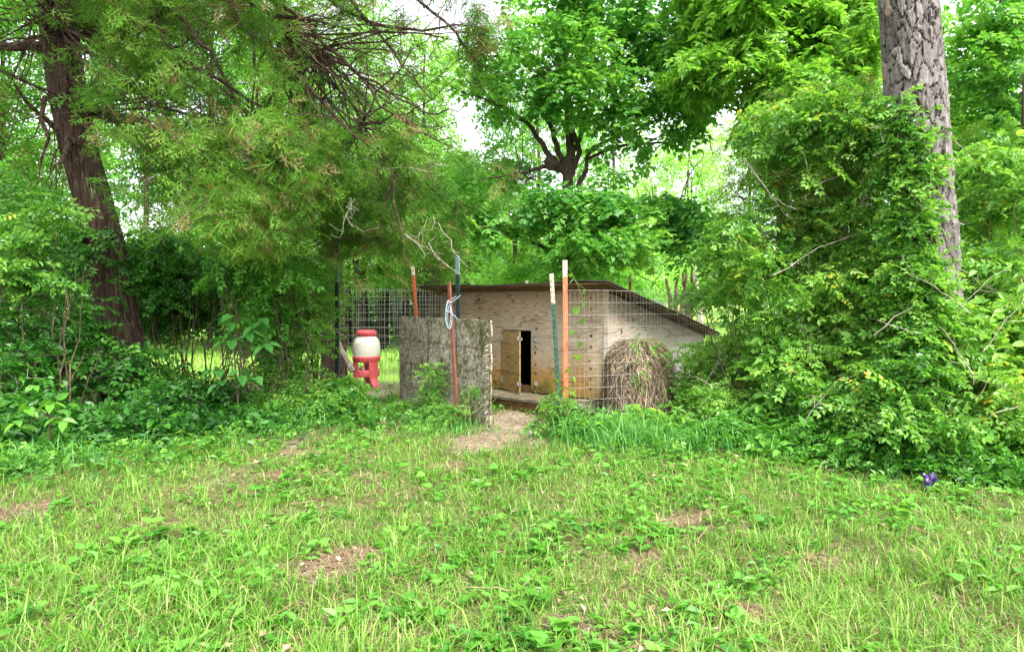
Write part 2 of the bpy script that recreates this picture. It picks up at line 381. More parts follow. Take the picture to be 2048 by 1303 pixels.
# ------------------------------------------------------------------ grass, weeds, litter
def ground_pts(n, y0, y1, pw, side=.86):
    u = R.uniform(0, 1, n); k = 2-pw                # density ~ Y^-pw
    Y = (y0**k+u*(y1**k-y0**k))**(1/k); X = R.uniform(-side, side, n)*Y*1.0
    return X, Y
def shade_l(x, y):                                   # thicket zones where lawn thins out
    left = np.clip((-.42*y-x)/1.0 + (y-6.3)/1.2, 0, 1)
    return left
def blades(g, X, Y, h, w, lean, tint):
    n = len(X); az = R.uniform(0, 2*np.pi, n); d = np.stack([np.cos(az), np.sin(az), np.zeros(n)], 1)
    s = np.stack([-np.sin(az), np.cos(az), np.zeros(n)], 1)*w[:, None]/2
    b = np.stack([X, Y, gz(X, Y)-.005], 1); u = np.array([0, 0, 1.])
    p1 = b+u*(h*.5)[:, None]+d*(h*lean*.25)[:, None]; p2 = b+u*(h*(1-.25*lean))[:, None]+d*(h*lean*.9)[:, None]
    v = np.stack([b-s*.7, b+s*.7, p1-s, p1+s, p2], 1).reshape(-1, 3)
    f = (np.array([(0, 1, 3), (0, 3, 2), (2, 3, 4)])[None]+(np.arange(n)*5)[:, None, None]).reshape(-1, 3)
    g.add(v, f, np.repeat(tint, 5))
def tufted(X, Y, frac=.6, r=.035):
    n = len(X); k = n//9; c = R.integers(0, k, n); m_ = R.uniform(size=n) < frac
    X = np.where(m_, X[c]+R.normal(0, r, n), X); Y = np.where(m_, Y[c]+R.normal(0, r, n), Y); return X, Y
def strips(g, c, d, l, w, tint, up=None):            # small flat strips
    n = len(c); d = d/np.linalg.norm(d, axis=1)[:, None]; upv = np.array([[0, 0, 1.]]) if up is None else up
    s = np.cross(d, upv+0*d); s /= np.linalg.norm(s, axis=1)[:, None]+1e-9; s = s*w[:, None]/2; e = d*l[:, None]/2
    v = np.stack([c-e-s, c-e+s, c+e+s*.5, c+e-s*.5], 1).reshape(-1, 3)
    f = (np.array([(0, 1, 2), (0, 2, 3)])[None]+(np.arange(n)*4)[:, None, None]).reshape(-1, 3); g.add(v, f, np.repeat(tint, 4))
def lawn():
    g = G(); X, Y = ground_pts(140000, 2.15, 9.3, .95, .80); X, Y = tufted(X, Y)
    p = np.stack([X, Y, 0*X], 1); dn = noise(p, 1.6)
    keep = (R.uniform(size=len(X)) > bare(X, Y)*.95) & (R.uniform(size=len(X)) < .85+.35*dn)
    X, Y, p, dn = X[keep], Y[keep], p[keep], dn[keep]; n = len(X)
    hh = (.025+.045*R.gamma(2, .5, n)*(1+.6*dn))*np.where(Y < 3.6, 1.1, .85); hh = np.clip(hh, .015, .2)
    w = R.uniform(.002, .005, n)*(1+.06*Y)
    t = np.clip(.55+.16*noise(p+9, 1.3)+.10*noise(p+2, 6.)+R.normal(0, .24, n)-.12*np.clip((Y-5.5)/2, 0, 1), .02, .9)
    st = R.uniform(size=n) < .055; t = np.where(st, R.uniform(.92, 1, n), t)
    blades(g, X, Y, hh, w, R.uniform(.2, 1.3, n), t)
    tag(g.build('lawn_grass', M['grass']), 'short bright green grass and straw covering the clearing floor', 'grass', kind='stuff')
    g = G(); X, Y = ground_pts(26000, 2.2, 7.5, 1.0); c_ = np.stack([X, Y, gz(X, Y)+R.uniform(.01, .05, len(X))], 1); az_ = R.uniform(0, 6.28, len(X)); kk = R.uniform(size=len(X)) > bare(X, Y)*.9; c_, az_ = c_[kk], az_[kk]; n_ = len(c_)
    strips(g, c_, np.stack([np.cos(az_), np.sin(az_), R.normal(0, .35, n_)], 1), R.uniform(.025, .08, n_), R.uniform(.002, .005, n_), np.where(R.uniform(size=n_) < .22, R.uniform(.92, 1, n_), np.clip(R.normal(.5, .2, n_), 0, .9)))
    tag(g.build('matted_grass', M['grass']), 'matted flattened grass blades between the lawn tufts', 'grass', kind='stuff')
    # longer coarse tufts near the camera
    g = G(); X, Y = ground_pts(600, 2.2, 6.5, .7)
    bz = bare(X, Y) < .3; X, Y = X[bz], Y[bz]
    X = np.repeat(X, 14)+R.normal(0, .022, len(X)*14); Y = np.repeat(Y, 14)+R.normal(0, .022, len(Y)*14); n = len(X)
    blades(g, X, Y, R.uniform(.05, .17, n), R.uniform(.003, .006, n), R.uniform(.4, 1.7, n), np.clip(R.normal(.68, .14, n), 0, .9))
    tag(g.build('grass_tufts', M['grass']), 'longer coarse grass tufts scattered over the lawn in the foreground', 'grass', kind='stuff')
    # far field
    g = G(); Xf = R.uniform(-.8, .8, 30000); Yf = 9.0*np.exp(R.uniform(0, 1.45, 30000)); Xf = Xf*Yf; n = len(Xf)
    pf = np.stack([Xf, Yf, 0*Xf], 1); keep = R.uniform(size=n) > bare(Xf, Yf)*.9; Xf, Yf, pf = Xf[keep], Yf[keep], pf[keep]; n = len(Xf)
    blades(g, Xf, Yf, R.uniform(.05, .13, n)*(1+Yf/40), .006+.0012*Yf, R.uniform(.2, 1.2, n), np.clip(.7+.15*noise(pf, .7)+R.normal(0, .12, n), .1, .9))
    tag(g.build('pasture_grass', M['grass']), 'sunlit yellow-green pasture grass behind the wire fences', 'grass', kind='stuff')
lawn()
def weeds():
    g = G(); X, Y = ground_pts(14000, 2.2, 9.5, .8); p = np.stack([X, Y, 0*X], 1)
    keep = (noise(p+31, 1.7)+.5*noise(p+8, 6)+R.normal(0, .22, len(X)) > .03) & (bare(X, Y) < .45); X, Y, p = X[keep], Y[keep], p[keep]; n = len(X)
    hl = heart(.042, .042); ol = ovate(.032, .058); kl = kite(.02, .05)
    T = []
    for i in range(6):
        q = random.Random(i+200); it = []
        for k in range(q.randint(3, 6)):
            lf = (hl, ol, ol, kl)[i % 4]; a = q.uniform(0, 6.28); r = rotm((0, 0, 1), a)@rotm((1, 0, 0), q.uniform(-.1, .7))@rotm((0, 1, 0), q.uniform(-.3, .3))
            it.append((lf, r*q.uniform(.6, 1.3), (q.uniform(-.025, .025), q.uniform(-.025, .025), q.uniform(.02, .06)), q.uniform(-.12, .12)))
        T.append(compose(it))
    az = R.uniform(0, 6.28, n); z = np.zeros(n); o = np.ones(n)
    rot = np.stack([np.stack([np.cos(az), -np.sin(az), z], 1), np.stack([np.sin(az), np.cos(az), z], 1), np.stack([z, z, o], 1)], 1)
    pos = np.stack([X, Y, gz(X, Y)], 1)
    scatter(g, T, pos, rot, R.uniform(.35, .95, n)*(1+.35*(R.uniform(size=n) < .15)), clumptint(p, .60, .2, 2.5, .14))
    tag(g.build('broadleaf_weeds', M['weed']), 'low round-leaved weeds spread among the lawn grass', 'weeds', kind='stuff')
weeds()
def edge_weeds():
    g = G(); n = 7500; Y = R.uniform(4.6, 8.2, n); side = R.uniform(size=n) < .5
    X = np.where(side, R.uniform(-.85, -.12, n), R.uniform(.10, .85, n))*Y; px = 1024+X/Y*F
    edge = np.interp(px, [0, 300, 700, 900, 1000, 1100, 1200, 1500, 1750, 2048], [985, 900, 850, 850, 838, 850, 880, 900, 940, 985]); py = HZ+EYE*F/Y
    pr = np.clip(.55-(py-edge)/70, 0, 1)*np.where((px > 960) & (px < 1110), .15, 1); k = R.uniform(size=n) < pr; X, Y = X[k], Y[k]; n = len(X)
    pos = np.stack([X, Y, R.uniform(.01, .13, n)], 1); pos = pos[(np.abs(pos[:, 0]/pos[:, 1]*F-20) > 70)]; n = len(pos)
    t = clumptint(pos, .5, .2, 1.5, .14)-np.where(pos[:, 0] < 0, .10, 0)  # left-hand plants tinted darker: shade under the trees put into the colour
    scatter(g, [spray(kite(.036, .056), 3, .10, opp=True, seed=400+i, droop=.1, tilt=.6) for i in range(4)], pos, frames(n, 0, .8, 1), R.uniform(.6, 1.2, n), t)
    tag(g.build('edge_weeds', M['vine']), 'low leafy plants where the lawn meets the thickets', 'weeds', kind='stuff')
edge_weeds()
def litter():
    g = G(); X, Y = ground_pts(30000, 2.2, 9.5, .9, .8); cx = [c for c in _BG]
    k = R.integers(0, len(cx), 16000); B = np.array(cx)[k]; X2 = B[:, 0]+R.normal(0, .75, len(k))*B[:, 2]; Y2 = B[:, 1]+R.normal(0, .75, len(k))*B[:, 3]
    X, Y = np.concatenate([X, X2]), np.concatenate([Y, Y2]); n = len(X)
    c = np.stack([X, Y, gz(X, Y)+R.uniform(.003, .02, n)], 1); az = R.uniform(0, 6.28, n); d = np.stack([np.cos(az), np.sin(az), R.normal(0, .18, n)], 1)
    strips(g, c, d, R.uniform(.03, .10, n), R.uniform(.0018, .0045, n)*(1+.05*Y), np.clip(R.normal(.55, .22, n), 0, 1))
    X, Y = ground_pts(900, 2.3, 8.5, .7); n2_ = len(X); fr_ = frames(n2_, 0, 1, .8); scatter(g, [kite(.03, .06, .3), kite(.02, .045, .5)], np.stack([X, Y, gz(X, Y)+.03], 1), fr_, R.uniform(.5, 1.1, n2_), R.uniform(.3, 1, n2_))
    for _ in range(60):
        x, y = ground_pts(1, 2.5, 8, .6); a_ = R.uniform(0, 6.28); l_ = R.uniform(.08, .28); q0 = np.array([x[0], y[0], .03]); tube(g, wiggle(q0, q0+(l_*math.cos(a_), l_*math.sin(a_), R.uniform(0, .04)), 6, .08), np.linspace(.0045, .0015, 6), 4, R.uniform(.1, .9))
    tag(g.build('needle_litter', M['litter']), 'brown dry pine needles and dead grass lying on the bare patches', 'leaf litter', kind='stuff')
litter()

# ------------------------------------------------------------------ shed
D = np.array([-.745, .667, 0]); BK = np.array([.667, .745, 0]); UP = np.array([0, 0, 1.]); P1 = np.array([1.052, 7.6, 0])
def W_(t, s, z): return P1+D*t+BK*s+UP*z                    # t along the front, s backwards
FW = 2.72; SL = 2.36
def roofz(s): return 1.515-.237*(s+.25)                     # top of roof
def plywood(name, warm, low, hi):
    m, b = new_mat(name); tc = nn(m, 'ShaderNodeTexCoord'); geo = nn(m, 'ShaderNodeNewGeometry')
    dt = nn(m, 'ShaderNodeVectorMath', operation='DOT_PRODUCT'); L(m, tc.outputs['Object'], dt.inputs[0]); dt.inputs[1].default_value = warm[0]
    sp = nn(m, 'ShaderNodeSeparateXYZ'); L(m, tc.outputs['Object'], sp.inputs[0])
    cb = nn(m, 'ShaderNodeCombineXYZ'); L(m, dt.outputs['Value'], cb.inputs[0]); L(m, sp.outputs[2], cb.inputs[2])
    mp = nn(m, 'ShaderNodeMapping'); mp.inputs['Scale'].default_value = (.45, 1, 4.5); L(m, cb.outputs[0], mp.inputs[0])
    n = nn(m, 'ShaderNodeTexNoise'); n.inputs['Scale'].default_value = 1.6; n.inputs['Detail'].default_value = 3; n.inputs['Distortion'].default_value = .6; L(m, mp.outputs[0], n.inputs['Vector'])
    ml = nn(m, 'ShaderNodeMath', operation='MULTIPLY'); ml.inputs[1].default_value = 8; L(m, n.outputs['Fac'], ml.inputs[0])
    fr = nn(m, 'ShaderNodeMath', operation='PINGPONG'); fr.inputs[1].default_value = 1; L(m, ml.outputs[0], fr.inputs[0])
    grain = ramp(m, fr.outputs[0], [(0, (.36, .31, .26)), (.05, (.66, .62, .58)), (.2, (1, 1, 1)), (1, (.86, .84, .82))])
    n2 = nn(m, 'ShaderNodeTexNoise'); n2.inputs['Scale'].default_value = 2.2; n2.inputs['Detail'].default_value = 6; n2.inputs['Roughness'].default_value = .6; L(m, cb.outputs[0], n2.inputs['Vector'])
    zz = nn(m, 'ShaderNodeMath', operation='MULTIPLY_ADD'); L(m, n2.outputs['Fac'], zz.inputs[0]); zz.inputs[1].default_value = 1.15; L(m, sp.outputs[2], zz.inputs[2])
    base = ramp(m, zz.outputs[0], [(a_, c_) for a_, c_ in warm[1]])
    # normalise z 0..1.5 (+.45 noise) into 0..1
    sc = nn(m, 'ShaderNodeMath', operation='MULTIPLY'); sc.inputs[1].default_value = .5; L(m, zz.outputs[0], sc.inputs[0])
    m.node_tree.links.new(sc.outputs[0], base.node.inputs[0])
    fine = nn(m, 'ShaderNodeTexNoise'); fine.inputs['Scale'].default_value = 30; fine.inputs['Detail'].default_value = 8; mp2 = nn(m, 'ShaderNodeMapping'); mp2.inputs['Scale'].default_value = (.35, 1, 4)
    L(m, cb.outputs[0], mp2.inputs[0]); L(m, mp2.outputs[0], fine.inputs['Vector'])
    fc = ramp(m, fine.outputs['Fac'], [(.34, (.50, .47, .43)), (.5, (.88, .87, .85)), (.62, (1.08, 1.08, 1.08))])
    a1 = nn(m, 'ShaderNodeMixRGB', blend_type='MULTIPLY'); a1.inputs[0].default_value = .9; L(m, base, a1.inputs[1]); L(m, grain, a1.inputs[2])
    a2 = nn(m, 'ShaderNodeMixRGB', blend_type='MULTIPLY'); a2.inputs[0].default_value = .8; L(m, a1.outputs[0], a2.inputs[1]); L(m, fc, a2.inputs[2])
    L(m, a2.outputs[0], b.inputs['Base Color']); b.inputs['Roughness'].default_value = .85; b.inputs['Specular IOR Level'].default_value = .15
    bp = nn(m, 'ShaderNodeBump'); bp.inputs['Strength'].default_value = .4; bp.inputs['Distance'].default_value = .006; L(m, fine.outputs['Fac'], bp.inputs['Height']); L(m, bp.outputs[0], b.inputs['Normal'])
    return m
warmstops = [(.20, (.07, .045, .028)), (.32, (.13, .10, .035)), (.38, (.22, .19, .045)), (.45, (.40, .235, .075)), (.50, (.38, .24, .10)), (.56, (.46, .34, .20)), (.66, (.50, .42, .31)), (.8, (.44, .36, .26)), (.95, (.36, .27, .17))]
greystops = [(.18, (.22, .19, .14)), (.34, (.50, .48, .46)), (.5, (.60, .57, .53)), (.66, (.54, .50, .44)), (.9, (.40, .33, .25))]
M['ply_front'] = plywood('weathered_plywood', (tuple(D), warmstops), 0, 1)
M['ply_side'] = plywood('silvered_plywood', (tuple(BK), greystops), 0, 1)
M['ply_door'] = plywood('orange_stained_plywood', (tuple(D), [(.1, (.08, .06, .03)), (.2, (.14, .14, .05)), (.32, (.26, .22, .07)), (.42, (.38, .26, .10)), (.6, (.42, .29, .13)), (.8, (.40, .28, .14))]), 0, 1)
M['roof'] = noise_mat('asphalt_roof', [(.3, (.03, .03, .028)), (.6, (.07, .065, .06)), (.75, (.12, .11, .1))], (1, 1, 1), 30, 6, .95, .5, .005)
M['under'] = noise_mat('stained_board', [(.3, (.07, .04, .02)), (.6, (.17, .10, .05)), (.75, (.26, .18, .09))], (3, 3, 12), 3, 6, .9, .3, .004)
M['deck'] = noise_mat('mossy_deck_board', [(.3, (.05, .042, .028)), (.55, (.12, .11, .07)), (.75, (.26, .23, .17))], (2, 2, 9), 4, 6, .9, .5, .006)
M['hinge'] = noise_mat('galvanised_hinge', [(.3, (.35, .36, .36)), (.7, (.6, .6, .6))], (8, 8, 8), 6, 4, .4, .2, .001, .5, .6)
M['dark'] = noise_mat('shade_dark_inside', [(.3, (.012, .009, .007)), (.7, (.03, .022, .016))], (3, 3, 3), 3, 4, .95, 0)  # shade inside the shed painted as near-black walls and floor
M['knot'] = noise_mat('rusty_nail_stain', [(.3, (.05, .02, .012)), (.7, (.12, .05, .03))], (30, 30, 30), 6, 4, .8, 0)

def shed():
    th = thing('shed', W_(FW/2, 0, 0), 'low plywood shed with sloping dark roof and small door ajar behind the wire fence', 'shed')
    o0 = np.array(th.location)
    def B(g, name, mat): return g.build(name, mat, th, origin=o0)
    tk = .018; zt = 1.455
    g = G()          # front wall in three pieces round the door opening (t 1.10-1.60, z .19-.94)
    def wallq(t0, t1, z0, z1): quadprism(g, [W_(t0, 0, z0), W_(t1, 0, z0), W_(t1, 0, z1), W_(t0, 0, z1)], BK*tk)
    wallq(.0, 1.10, .19, zt); wallq(1.602, FW, .19, zt); wallq(1.10, 1.602, .94, zt)
    B(g, 'front_wall', M['ply_front'])
    g = G()
    def top(s): return roofz(s)-.055
    quadprism(g, [W_(-.002, .02, .05), W_(-.002, SL, .05), W_(-.002, SL, top(SL)), W_(-.002, .02, top(.02))], -D*(-.018))
    B(g, 'side_wall', M['ply_side'])
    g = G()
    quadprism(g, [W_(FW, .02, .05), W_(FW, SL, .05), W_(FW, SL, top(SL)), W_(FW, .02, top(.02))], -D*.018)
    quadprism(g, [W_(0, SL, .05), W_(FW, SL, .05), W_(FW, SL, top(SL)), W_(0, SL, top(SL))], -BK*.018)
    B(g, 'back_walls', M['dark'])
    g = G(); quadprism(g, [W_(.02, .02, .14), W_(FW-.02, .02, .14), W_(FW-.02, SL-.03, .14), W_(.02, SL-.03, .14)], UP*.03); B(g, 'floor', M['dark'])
    g = G(); quadprism(g, [W_(1.103, .022, .17), W_(1.598, .022, .17), W_(1.598, .022, .265), W_(1.103, .022, .265)], BK*.03); B(g, 'door_sill', M['under'])
    # roof: slightly wavy sheets on boards
    g = G(); ts = np.linspace(-.2, FW+.2, 15); ss = np.linspace(-.25, SL+.13, 9); n = len(ts)
    for lay, dz in ((0, 0), (1, -.012)):
        for s in ss:
            pass
    wav = lambda t, s: .010*math.sin(t*3.1+1)+.006*math.sin(t*7.3+s*2)-.012*math.exp(-(t-1.9)**2*6)
    v = [W_(t, s, roofz(s)+wav(t, s)) for s in ss for t in ts]+[W_(t, s, roofz(s)+wav(t, s)-.012) for s in ss for t in ts]
    N = len(ts)*len(ss); f = []
    for i in range(len(ss)-1):
        for j in range(n-1):
            A = i*n+j; f += [(A, A+n, A+1), (A+1, A+n, A+n+1), (A+N, A+N+1, A+N+n), (A+N+1, A+N+n+1, A+N+n)]
    for j in range(n-1):
        f += [(j, j+1, j+N), (j+1, j+1+N, j+N)]; A = (len(ss)-1)*n+j; f += [(A, A+N, A+1), (A+1, A+N, A+N+1)]
    for i in range(len(ss)-1):
        A = i*n; f += [(A, A+N, A+n), (A+n, A+N, A+n+N)]; A = i*n+n-1; f += [(A, A+n, A+N), (A+n, A+n+N, A+N)]
    g.add(v, f); B(g, 'roof', M['roof'])
    for k, (s0, s1) in enumerate(((-.235, .18), (.186, .8), (.806, 1.5), (1.506, 2.1), (2.106, SL+.11))):
        g = G(); quadprism(g, [W_(-.18, s0, roofz(s0)-.034), W_(FW+.18, s0, roofz(s0)-.034), W_(FW+.18, s1, roofz(s1)-.034), W_(-.18, s1, roofz(s1)-.034)], UP*.019); B(g, 'roof_board', M['under'])
    for t in (.04, .95, 1.85, 2.66):
        g = G(); quadprism(g, [W_(t-.02, .03, roofz(.03)-.085), W_(t+.02, .03, roofz(.03)-.085), W_(t+.02, SL+.1, roofz(SL+.1)-.085), W_(t-.02, SL+.1, roofz(SL+.1)-.085)], UP*.05); B(g, 'rafter', M['under'])
    g = G(); quadprism(g, [W_(-.03, -.012, .08), W_(.03, -.012, .08), W_(.03, -.012, zt-.01), W_(-.03, -.012, zt-.01)], BK*.011); B(g, 'corner_batten', M['ply_side'])
    # door, opened toward the viewer
    hg = W_(1.60, -.004, 0); fr = np.array([.09, 8.225, 0]); dv = (fr-hg)/np.linalg.norm(fr-hg); nrm = np.array([dv[1], -dv[0], 0])
    g = G(); quadprism(g, [hg+UP*.20, hg+dv*.495+UP*.185, hg+dv*.495+UP*.935, hg+UP*.938], nrm*-.016)
    dr = B(g, 'door', M['ply_door'])
    def sub(gg, name, mat):
        oo = gg.build(name, mat); oo.parent = dr; oo.matrix_parent_inverse = Matrix.Identity(4)
        oo.data.transform(Matrix.Translation(-Vector(o0))); return oo
    for z in (.32, .84):
        g = G(); c = hg+dv*.03+UP*z+nrm*.004; M3 = np.stack([dv, nrm, UP], 1); box(g, c, (.05, .005, .075), M3=M3); sub(g, 'hinge', M['hinge'])
    for z, l in ((.845, .10), (.30, .06)):
        g = G(); M3 = np.stack([dv, nrm, UP], 1); box(g, hg+dv*(.495+l*.28)+UP*z+nrm*.006, (l, .006, .035), M3=M3)
        box(g, hg+dv*(.475)+UP*z+nrm*.010, (.02, .014, .05), M3=M3); sub(g, 'latch', M['hinge'])
    M3 = np.stack([D, BK, UP], 1)
    for z in (.83, .30):
        g = G(); box(g, W_(1.02, -.006, z), (.05, .008, .06), M3=M3); box(g, W_(1.02, -.02, z), (.012, .025, .03), M3=M3); B(g, 'hasp', M['hinge'])
    # nail stains
    for t in (.22, 1.02, 1.98, 2.45):
        for z in np.arange(.30, 1.42, .115):
            if abs(t-1.02) < .1 and (abs(z-.83) < .05 or abs(z-.3) < .05): continue
            g = G(); c = W_(t+rnd.uniform(-.015, .015), -.003, z+rnd.uniform(-.03, .03)); r = rnd.uniform(.011, .019)
            a = np.arange(8)/8*6.283; ring = [c+D*r*math.cos(x)+UP*r*.9*math.sin(x) for x in a]
            g.add(np.vstack([ring, [c-BK*.004]]), [(i, 8, (i+1) % 8) for i in range(8)]); B(g, 'nail', M['knot'])
    for s, z in ((.55, 1.08), (.95, .80), (1.30, .67), (1.62, .62), (.30, .95)):
        g = G(); c = W_(-.006, s, z); r = rnd.uniform(.016, .028); a = np.arange(8)/8*6.283
        ring = [c+BK*r*.7*math.cos(x)+UP*r*1.3*math.sin(x) for x in a]; g.add(np.vstack([ring, [c-D*.004]]), [(i, (i+1) % 8, 8) for i in range(8)]); B(g, 'knot', M['knot'])
    # deck in front
    g = G(); quadprism(g, [W_(-.08, -.42, .135), W_(2.62, -.40, .135), W_(2.62, -.02, .15), W_(-.08, -.02, .15)], UP*.03); B(g, 'deck_board', M['deck'])
    g = G(); quadprism(g, [W_(-.02, -.385, .0), W_(2.55, -.37, .0), W_(2.55, -.37, .13), W_(-.02, -.385, .13)], BK*.04); B(g, 'deck_joist', M['under'])
    g = G(); n = 1600; t = R.uniform(0, 2.5, n); s = -.05-.3*np.abs(R.normal(0, .45, n)); s = np.clip(s, -.39, -.02)
    c = np.array([W_(a_, b_, .168+R.uniform(0, .016)) for a_, b_ in zip(t, s)]); az = R.uniform(0, 6.28, n)
    strips(g, c, np.stack([np.cos(az), np.sin(az), R.normal(0, .1, n)], 1), R.uniform(.03, .09, n), R.uniform(.002, .004, n), R.uniform(.2, .9, n))
    tag(g.build('deck_needles', M['litter']), 'dry pine needles piled on the deck under the shed door', 'leaf litter', kind='stuff')
shed()

# ------------------------------------------------------------------ posts, fences, gate
M['rust'] = noise_mat('rust_red_steel', [(.3, (.16, .045, .02)), (.5, (.36, .10, .04)), (.7, (.42, .15, .07))], (8, 8, 5), 6, 6, .75, .3, .002)
M['orange'] = noise_mat('faded_orange_paint', [(.3, (.38, .10, .05)), (.55, (.55, .17, .08)), (.75, (.50, .24, .16))], (8, 8, 4), 5, 6, .7, .2, .001)
M['brownrust'] = noise_mat('brown_rust', [(.3, (.11, .045, .03)), (.55, (.22, .08, .055)), (.75, (.30, .13, .09))], (8, 8, 3), 5, 6, .8, .3, .002)
M['green_paint'] = noise_mat('green_post_paint', [(.35, (.018, .055, .04)), (.65, (.04, .11, .075))], (6, 6, 3), 5, 4, .5, .2, .001, .4)
M['blackgreen'] = noise_mat('black_green_paint', [(.35, (.008, .016, .015)), (.65, (.02, .04, .04))], (6, 6, 3), 5, 4, .5, .2, .001, .4)
M['white_tip'] = noise_mat('chipped_white_paint', [(.38, (.25, .15, .08)), (.5, (.50, .45, .34)), (.7, (.60, .56, .48))], (14, 14, 8), 5, 5, .7, .2, .001)
M['grey_tip'] = noise_mat('grey_paint', [(.35, (.10, .14, .16)), (.65, (.22, .28, .30))], (14, 14, 8), 5, 5, .7, .2, .001)
M['wire'] = noise_mat('galvanised_wire', [(.3, (.30, .30, .28)), (.7, (.52, .52, .48))], (5, 5, 5), 6, 3, .5, 0, .001, .5, .3)
M['rope'] = noise_mat('pale_blue_cord', [(.3, (.20, .28, .36)), (.7, (.45, .54, .62))], (30, 30, 30), 6, 3, .7, 0)
M['darkwire'] = noise_mat('rusted_dark_wire', [(.3, (.02, .018, .016)), (.7, (.07, .05, .04))], (8, 8, 8), 6, 3, .7, 0)

def tpost(label, top, bot, w, body, tip=None, tipl=.0, studs=True, ang=.3, cat='fence post', group=None):
    top, bot = np.array(top), np.array(bot); th = thing('fence_post', bot, label, cat, group)
    ax = (top-bot); Lp = np.linalg.norm(ax); ax /= Lp; f0 = np.array([math.cos(ang), -math.sin(ang), 0]); f0 -= ax*f0.dot(ax); f0 /= np.linalg.norm(f0); s0 = np.cross(ax, f0)
    M3 = np.stack([f0, s0, ax], 1)
    def seg(a, b, name, mat):
        g = G(); c = bot+ax*(a+b)/2; l = b-a
        box(g, c, (w, .005, l), M3=M3); box(g, c+s0*(w*.42+.0025), (.005, w*.8, l), M3=M3)
        if studs:
            for z in np.arange(a+.02, b-.01, .055): box(g, bot+ax*z-s0*.007, (w*.35, .009, .022), M3=M3)
        return g.build(name, mat, th, origin=bot)
    if tip: seg(-.05, Lp-tipl, 'shaft', body); seg(Lp-tipl, Lp, 'painted_tip', tip)
    else: seg(-.05, Lp, 'shaft', body)
    return th
def base_of(px, Y): return np.array([(px-1024)/F*Y, Y, 0.0])
tpost('faded orange fence post with a pale tip, a heart-leaved vine climbing beside it', P(1130, 520, 6.56), base_of(1133, 6.56), .046, M['orange'], M['white_tip'], .16, studs=False, ang=.15)
tpost('leaning green studded fence post with a long white top, just left of the orange post', P(1103, 547, 6.7), base_of(1122, 6.45), .042, M['green_paint'], M['white_tip'], .30, ang=.5)
tpost('brown rusty post in front of the grey board panel with pale cord looped round it', P(897, 563, 6.95), base_of(915, 7.0), .036, M['brownrust'], studs=False, ang=.7)
tpost('tall dark green fence post behind the board panel beside the left end of the shed', P(914, 510, 7.75), base_of(918, 7.75), .050, M['blackgreen'], M['grey_tip'], .22, studs=False, ang=.6)
tpost('flaky rust-red fence post leaning behind the top edge of the grey board panel', P(825, 532, 8.95), base_of(846, 8.8), .050, M['rust'], M['white_tip'], .12, ang=.4)
tpost('black fence post with a grey tip left of the red and white feeder', P(673, 538, 8.6), base_of(673, 8.6), .05, M['blackgreen'], M['grey_tip'], .17, studs=False, ang=.6)
tpost('short rusty fence post with a pale tip showing above the shed roof', P(1260, 549, 11.8), base_of(1260, 11.8), .046, M['rust'], M['white_tip'], .12, ang=.4)
tpost('weathered pale fence post tip showing just over the middle of the shed roof', P(1054, 560, 11.0), base_of(1054, 11.0), .05, M['white_tip'], studs=False, ang=.4)

def fence(name, label, path, ztop, dz, nz, dx, r, wob=.004, zb=None):
    g = G(); path = [np.array(p, float) for p in path]; seg = [np.linalg.norm(b-a) for a, b in zip(path, path[1:])]; tot = sum(seg)
    def at(s):
        for (a, b), l in zip(zip(path, path[1:]), seg):
            if s <= l+1e-6: return a+(b-a)*s/l
            s -= l
        return path[-1]
    ns = max(2, int(tot/.22)); ss = np.linspace(0, tot, ns+1)
    for k in range(nz):
        z = ztop-dz*k; ph = rnd.uniform(0, 6)
        pts = [np.array([*at(s)[:2], z+wob*math.sin(s*2.3+ph)+wob*.6*math.sin(s*6+k)]) for s in ss]; tube(g, pts, r*(1.25 if k == 0 else 1), 3)
    for s in np.arange(0, tot, dx):
        p = at(s+rnd.uniform(-.003, .003)); j = R.normal(0, .0035, 3); n = 5; z0, z1 = ztop, ztop-dz*(nz-1)
        q = [np.array([p[0]+(j[i % 3])*.9, p[1]+.004, z0+(z1-z0)*i/(n-1)]) for i in range(n)]; tube(g, q, r*.85, 3)
    return tag(g.build(name, M['wire'], origin=(path[0][0], path[0][1], 0)), label, 'fence')
def xy(px, Y): return ((px-1024)/F*Y, Y, 0)
fence('wire_fence', 'welded wire fence running from the orange post past the straw mound into the shrubs', [xy(1131, 6.54), xy(1265, 6.85), xy(1640, 10.0)], 1.39, .118, 12, .0525, .0015)
fence('wire_fence', 'wire fence on the black post, crossing in front of the red and white feeder', [xy(430, 8.3), xy(673, 8.62), xy(826, 8.97), xy(905, 9.45)], 1.435, .118, 12, .0525, .0014)
fence('wire_fence', 'fine wire fence across the pasture behind the right side of the shed roof', [xy(1100, 11.6), xy(1262, 11.75), xy(1760, 12.6)], 1.54, .118, 12, .052, .0016)
fence('wire_fence', 'far wire fence across the pasture left of the shed, behind the feeder', [xy(470, 13.0), xy(900, 13.6)], 1.56, .15, 9, .10, .0018)

